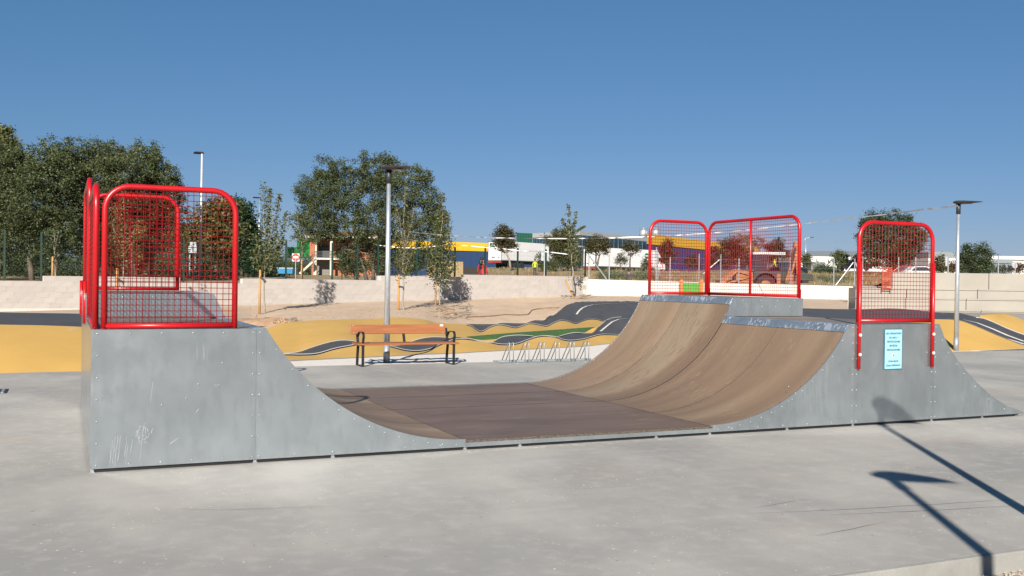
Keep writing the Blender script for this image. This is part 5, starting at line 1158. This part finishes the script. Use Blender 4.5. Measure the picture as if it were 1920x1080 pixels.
# ------------------------------------------------------------------ trucks
def trailer(label, u0, D0, ang, badge_right=False, cab=False):
    o = spot(u0, D0, fz(u0, D0)); t = thing('truck_trailer', label, 'truck', tuple(o), 'white refrigerated trailers')
    dx = RX*math.sin(ang) + BACK*math.cos(ang)          # along the length
    wx = RX*math.cos(ang) - BACK*math.sin(ang)          # across the rear, towards the right
    zb, zt, L, Wd = 1.15, 3.85, 13.4, 2.5
    def Q(s, w, z): return o + dx*s + wx*w + UP*z
    def bx(name, s0, s1, w0, w1, z0, z1, m):
        b = MB(); c = Q((s0 + s1)/2, (w0 + w1)/2, (z0 + z1)/2); b.box(c, (abs(s1 - s0), abs(w1 - w0), abs(z1 - z0)), (dx, wx, UP)); return b.build(name, m, t)
    wm_ = mat('trailer_white', (.80, .80, .80), .4, var=.02)
    bx('body', 0, L, 0, Wd, zb, zt, wm_); bx('chassis', .3, L - .3, .35, Wd - .35, .75, zb - .01, blackm)
    fr = mat('trailer_trim', (.16, .05, .05), .5)
    for w0, w1 in ((0, .07), (Wd - .07, Wd)): bx('door_post', -.05, -.005, w0, w1, zb, zt, fr)
    bx('door_head', -.05, -.005, .072, Wd - .072, zt - .08, zt, fr); bx('bumper', -.08, -.005, .05, Wd - .05, zb - .35, zb - .06, mat('bumper_red', (.4, .05, .03), .5))
    for w0, w1 in ((.10, Wd/2 - .01), (Wd/2 + .01, Wd - .10)):
        d_ = bx('door', -.035, -.005, w0, w1, zb + .05, zt - .1, wm_)
    for w in (Wd/2 - .25, Wd/2 + .25): bx('lock_rod', -.06, -.037, w - .02, w + .02, zb + .1, zt - .2, grey_post)
    for w in (.75, 1.05, 1.9): bx('door_handle', -.07, -.037, w, w + .18, zb + .35, zb + .5, darkm)
    bx('side_strip', .1, L - .1, Wd + .001, Wd + .02, zb, zb + .08, grey_post)
    for s in (2.2, 3.5, 4.8):
        for w in (.2, Wd - .2): b = MB(); c = Q(s, w, .5); b.tube([c - wx*.15, c + wx*.15], .5, 16); b.build('wheel', mat('tyre', (.02, .02, .02), .8), t)
    b = MB(); 
    for i in range(6): pass
    gb = mat('badge_green', (.02, .22, .10), .5)
    def badge(c, nx, ny, r):
        b = MB(); b.prism([c + nx*(r*1.25*math.cos(a)) + UP*(r*math.sin(a)) for a in np.linspace(0, 6.283, 19)[:-1]], ny*.012); k_ = b.build('badge', gb, t)
        b = MB(); b.prism([c + ny*.013 + nx*x + UP*z for x, z in ((-r*.8, -r*.18), (r*.8, -r*.18), (r*.8, r*.18), (-r*.8, r*.18))], ny*.006); b.build('badge_stripe', white_s, k_)
    badge(Q(-.04, .62, zt - .55), wx, -dx, .28)
    if badge_right: badge(Q(L - 2.0, Wd + .004, zt - .9), dx, wx, .42)
    if cab:
        bx('cab', L + .5, L + 2.6, .05, Wd - .05, .7, 3.5, wm_); bx('cab_window', L + 1.2, L + 2.2, Wd - .049, Wd - .03, 2.1, 2.9, darkm)
        for s in (L + 1.6,):
            for w in (.2, Wd - .2): b = MB(); c = Q(s, w, .5); b.tube([c - wx*.15, c + wx*.15], .5, 16); b.build('wheel', MATS['tyre'], t)
    return t
trailer('white refrigerated trailer with rear doors towards the plaza, the left truck', 914.5, 141, rad(38))
trailer('white refrigerated trailer with a green badge on its side, the right truck', 1093, 143, rad(46), True, True)
# parked cars
def car(label, u, v, D, yaw, m):
    o = spot(u, D, zat(u, v, D)); t = thing('parked_car', label, 'car', tuple(o), 'parked cars beyond the field'); dx = RX*math.cos(yaw) + BACK*math.sin(yaw); wx = Vector((-dx.y, dx.x, 0))
    def Q(s, w, z): return o + dx*s + wx*w + UP*z
    prof = [(-2.0, .3), (-2.05, .75), (-1.5, .92), (-.9, 1.42), (.55, 1.45), (1.25, .98), (2.0, .82), (2.08, .3)]
    b = MB(); b.prism([Q(s, -.8, z) for s, z in prof], wx*1.6); b.build('body', m, t, bevel=.05)
    for w in (-.81, .795):
        b = MB(); b.prism([Q(s, w, z) for s, z in ((-1.2, .95), (-.8, 1.34), (.45, 1.36), (.98, .98))], wx*.015); b.build('window', glassm, t)
    for s in (-1.3, 1.3):
        for w in (-.78, .62): b = MB(); b.tube([Q(s, w, .32), Q(s, w + .16, .32)], .32, 14); b.build('wheel', MATS['tyre'], t)
    for s in (-2.06,): b = MB(); b.box(Q(s, .5, .7), (.03, .3, .14), (dx, wx, UP)); b.build('tail_light', red_sign, t); b = MB(); b.box(Q(s, -.5, .7), (.03, .3, .14), (dx, wx, UP)); b.build('tail_light', red_sign, t)
    return t
car('dark blue car parked right of the long guard rail', 1476, 517, 108, .35, mat('car_blue', (.012, .02, .035), .3))
car('dark green low vehicle below the blue car on the rubble', 1476, 532, 86, .1, mat('car_olive', (.05, .055, .04), .5))
car('dark car between the wire braces near the right guard rail', 1601, 508, 128, .2, mat('car_black', (.03, .035, .04), .35))
car('white car behind the right guard rail above the terrace', 1722, 525, 105, .1, mat('car_white', (.7, .7, .7), .35))
car('red car behind the right guard rail above the terrace', 1696, 524, 106, 0, mat('car_red', (.30, .03, .02), .35))

# ------------------------------------------------------------------ backhoe digger
DG = 84
dz0 = zat(1430, 551, DG); dg = thing('backhoe_digger', 'orange backhoe digger with dark cab behind the white wall', 'digger', tuple(spot(1430, DG, dz0)))
org = mat('digger_orange', (.46, .17, .055), .65, col2=(.24, .10, .05), scale=3); tyre = MATS['tyre']
def dp(u, v, off=0): return at(u, v, DG) + BACK*off
def dbox(name, u0, v0, u1, v1, o0, o1, m):
    a, c = dp(u0, v0), dp(u1, v1); b = MB(); w = (c - a).dot(RX); b.prism([a + BACK*o0, a + RX*w + BACK*o0, a + RX*w + UP*(c.z - a.z) + BACK*o0, a + UP*(c.z - a.z) + BACK*o0][::-1], BACK*(o1 - o0)); return b.build(name, m, dg, bevel=.03)
def wheel(u, v, r, o):
    c = dp(u, v, o); b = MB(); b.tube([c - BACK*.22, c + BACK*.22], r, 24); w_ = b.build('wheel', tyre, dg); b = MB(); b.tube([c - BACK*.24, c + BACK*.24], r*.5, 16); b.build('rim', org, w_)
    b = MB()
    for i in range(20):
        a = 2*math.pi*i/20; n_ = RX*math.cos(a) + UP*math.sin(a); tn = RX*-math.sin(a) + UP*math.cos(a); b.box(c + n_*r, (.08, .40, .09), (n_, BACK, tn))
    b.build('tread', tyre, w_)
for o in (-.75, .85): wheel(1430, 534, .80, o); wheel(1370, 541, .5, o)
dbox('hood', 1378, 530, 1412, 511, -.45, .45, org); dbox('grille', 1375, 529, 1377.6, 513, -.4, .4, darkm)
dbox('chassis', 1372, 540, 1490, 530.5, -.35, .35, darkm)
dbox('cab_base', 1409, 527, 1462, 509, -.7, .7, darkm)
for u in (1411, 1437, 1462):
    for o in (-.72, .66): b = MB(); b.bar(dp(u, 509, o), dp(u + (3 if u < 1420 else 0), 478, o), .1, .1); b.build('cab_pillar', darkm, dg)
dbox('cab_roof', 1408, 478, 1468, 473.5, -.85, .85, mat('cab_roof_white', (.55, .54, .56), .5))
b = MB(); a, c = dp(1413, 508.5), dp(1435, 479); w = (c - a).dot(RX); b.prism([a + BACK*-.7, a + RX*w + BACK*-.7, a + RX*w + UP*(c.z - a.z) + BACK*-.7, a + UP*(c.z - a.z) + BACK*-.7], BACK*.01); gl = mat('cab_glass', (.04, .05, .06), .1); b.build('side_glass', gl, dg)
c = dp(1430, 534, -.98); b = MB(); pts = [c + RX*(.95*math.cos(a)) + UP*(.95*math.sin(a)) for a in np.linspace(.2, 2.95, 14)]
rows = [[p - BACK*.05 for p in pts], [p + BACK*.5 for p in pts]]; b.grid(rows); b.grid([[p + UP*.05 for p in r_] for r_ in rows]); b.build('mudguard', darkm, dg)
for o in (-.55, .55):
    b = MB(); b.bar(dp(1350, 531, o), dp(1379, 507, o), .14, .28); b.bar(dp(1379, 507, o), dp(1404, 514, o), .14, .26); b.build('loader_arm', org, dg)
    b = MB(); b.bar(dp(1362, 531, o), dp(1404, 518, o), .12, .18); b.build('loader_ram', org, dg)
dbox('bucket', 1345, 537, 1358, 526, -1.0, 1.0, org)
dbox('fuel_tank', 1452, 533, 1459, 513, -.8, -.3, org)
b = MB(); b.bar(dp(1474, 533), dp(1486, 492), .35, .40); b.bar(dp(1486, 494), dp(1493, 454), .30, .36); b.build('boom', org, dg)
b = MB(); b.bar(dp(1493, 455), dp(1496, 515), .26, .26); b.build('dipper_arm', org, dg); b = MB(); b.tube([dp(1480, 510, -.25), dp(1490, 464, -.25)], .09, 8); b.build('ram', darkm, dg)
dbox('rear_frame', 1468, 536, 1497, 527, -.6, .6, MATS['bark']); dbox('stabiliser', 1476, 540, 1482, 515, -1.0, -.8, org); dbox('digging_bucket', 1489, 538, 1499, 516, -.35, .35, MATS['bark'])

# ------------------------------------------------------------------ people
skinm = mat('skin', (.42, .24, .16), .6, var=.04); hairm = mat('dark_hair', (.012, .010, .009), .5)
def person(label, u, D, zfoot, hgt, top_m, leg_m, yaw=0, hair='short', pose='stand', scale_w=1, vest=None):
    o = spot(u, D, zfoot); t = thing('person', label, 'person', tuple(o)); k = hgt/1.72; fwd = BACK*-math.cos(yaw) + RX*math.sin(yaw); rt = Vector((-fwd.y, fwd.x, 0))*-1
    def P(x, y, z): return o + (rt*x*scale_w + fwd*y + UP*z)*k
    J = {}; V = []; E = []; Rr = []
    def v(name, x, y, z, r, r2=None, par=None):
        J[name] = len(V); V.append(P(x, y, z)); Rr.append((r*k, (r2 or r)*k))
        if par: E.append((J[par], J[name]))
    sit = pose == 'sit'; zz = -.4 if sit else 0
    v('pelvis', 0, 0, .95 + zz, .125, .095); v('waist', 0, .01, 1.1 + zz, .115, .085, 'pelvis'); v('chest', 0, .01, 1.3 + zz, .135, .10, 'waist'); v('upper', 0, 0, 1.42 + zz, .10, .08, 'chest'); v('neck', 0, .01, 1.5 + zz, .05, .05, 'upper'); v('jaw', 0, .02, 1.57 + zz, .066, .07, 'neck'); v('skull', 0, .015, 1.65 + zz, .075, .088, 'jaw')
    for s, q in ((-1, 'l'), (1, 'r')):
        v('sh' + q, s*.17, 0, 1.40 + zz, .058, None, 'upper'); v('el' + q, s*.23, -.02, 1.12 + zz, .042, None, 'sh' + q); v('wr' + q, s*.22, .10, .90 + zz, .03, None, 'el' + q); v('ha' + q, s*.215, .13, .83 + zz, .028, .035, 'wr' + q)
        for i in range(4): v('f%d' % i + q, s*(.19 + .016*i), .155, .76 + zz + .008*abs(i - 1), .009, None, 'ha' + q)
        v('th' + q, s*.17, .17, .82 + zz, .010, None, 'ha' + q)
        v('hp' + q, s*.09, 0, .90 + zz, .09, None, 'pelvis')
        if sit: v('kn' + q, s*.11, .42, .52, .06, None, 'hp' + q); v('an' + q, s*.11, .44, .1, .042, None, 'kn' + q); v('to' + q, s*.11, .56, .04, .035, None, 'an' + q)
        else: v('kn' + q, s*.10, .02, .5, .06, None, 'hp' + q); v('an' + q, s*.10, -.01, .09, .042, None, 'kn' + q); v('to' + q, s*.11, .12, .035, .035, None, 'an' + q)
    me = bpy.data.meshes.new('body'); me.from_pydata([tuple(p - o) for p in V], E, []); ob = bpy.data.objects.new('body', me); COL.objects.link(ob)
    sk = ob.modifiers.new('skin', 'SKIN'); sk.use_smooth_shade = True
    for i, d_ in enumerate(me.skin_vertices[0].data): d_.radius = Rr[i]; d_.use_root = (i == 0)
    ss = ob.modifiers.new('sub', 'SUBSURF'); ss.levels = ss.render_levels = 1
    bpy.context.view_layer.update(); dgp = bpy.context.evaluated_depsgraph_get(); m2 = bpy.data.meshes.new_from_object(ob.evaluated_get(dgp)); bpy.data.objects.remove(ob)
    m2.materials.clear()
    for m in (skinm, top_m, leg_m, vest or top_m, blackm): m2.materials.append(m)
    for f in m2.polygons:
        c = Vector(f.center)/k; z = c.z - zz; x = abs(c.dot(rt)/scale_w)
        f.material_index = 0 if (z > 1.47 or (x > .16 and z < .88 and not sit)) else (2 if z < .96 and x < .17 else (3 if x < .17 else 1))
        if not sit and c.z < .09: f.material_index = 4
        f.use_smooth = True
    ob = bpy.data.objects.new('body', m2); COL.objects.link(ob); ob.parent = t; ob['_org'] = t['_org']
    b = MB(); hd_ = P(0, -.035, 1.70 + zz); b.ball(hd_, .090*k, 12, (1, 1, .95))
    if hair == 'long': b.ball(P(0, -.075, 1.50 + zz), .10*k, 12, (.95, .8, 2.0)); b.ball(P(0, -.085, 1.36 + zz), .085*k, 10, (.9, .6, 2.0))
    b.build('hair', hairm, t, smooth=True)
    for s in (-1, 1): b = MB(); b.ball(P(s*.03, .095, 1.63 + zz), .012*k, 6); b.build('eye', blackm, t)
    b = MB(); b.ball(P(0, .105, 1.60 + zz), .016*k, 6, (1, 1, 1.4)); b.build('nose', skinm, t); b = MB(); b.ball(P(0, .09, 1.555 + zz), .02*k, 6, (1.2, .5, .35)); b.build('mouth', mat('lips', (.30, .10, .08), .6), t)
    return t
cloth_red = mat('red_cloth', (.55, .035, .05), .8); hi = mat('hi_vis', (.62, .72, .03), .7); navy = mat('navy_cloth', (.03, .035, .06), .8); plum = mat('plum_cloth', (.075, .06, .085), .85)
hdw = Dwall(900)
person('woman in red with long black hair walking behind the block wall', 904, hdw + 1.6, zat(904, 486, hdw + 1.6) - 1.62, 1.66, cloth_red, navy, 2.3, 'long', scale_w=1.4)
person('worker in a yellow high visibility vest standing beside the first truck', 1002.5, 98, zat(1002.5, 486, 98) - 1.74, 1.72, hi, navy, 3.0)
person('person in a dark top beyond the white wall below the second truck', 1179, 83, zat(1179, 506.5, 83) - 1.74, 1.72, plum, navy, 2.9, scale_w=1.15)
person('digger operator in a yellow high visibility jacket inside the cab', 1452, DG + .1, zat(1452, 479, DG) - 1.33, 1.74, hi, navy, 1.2, pose='sit', scale_w=1.1)
for o in list(bpy.data.objects):
    if '_org' in o: del o['_org']
for m in bpy.data.materials:
    if 'out' in m: del m['out']
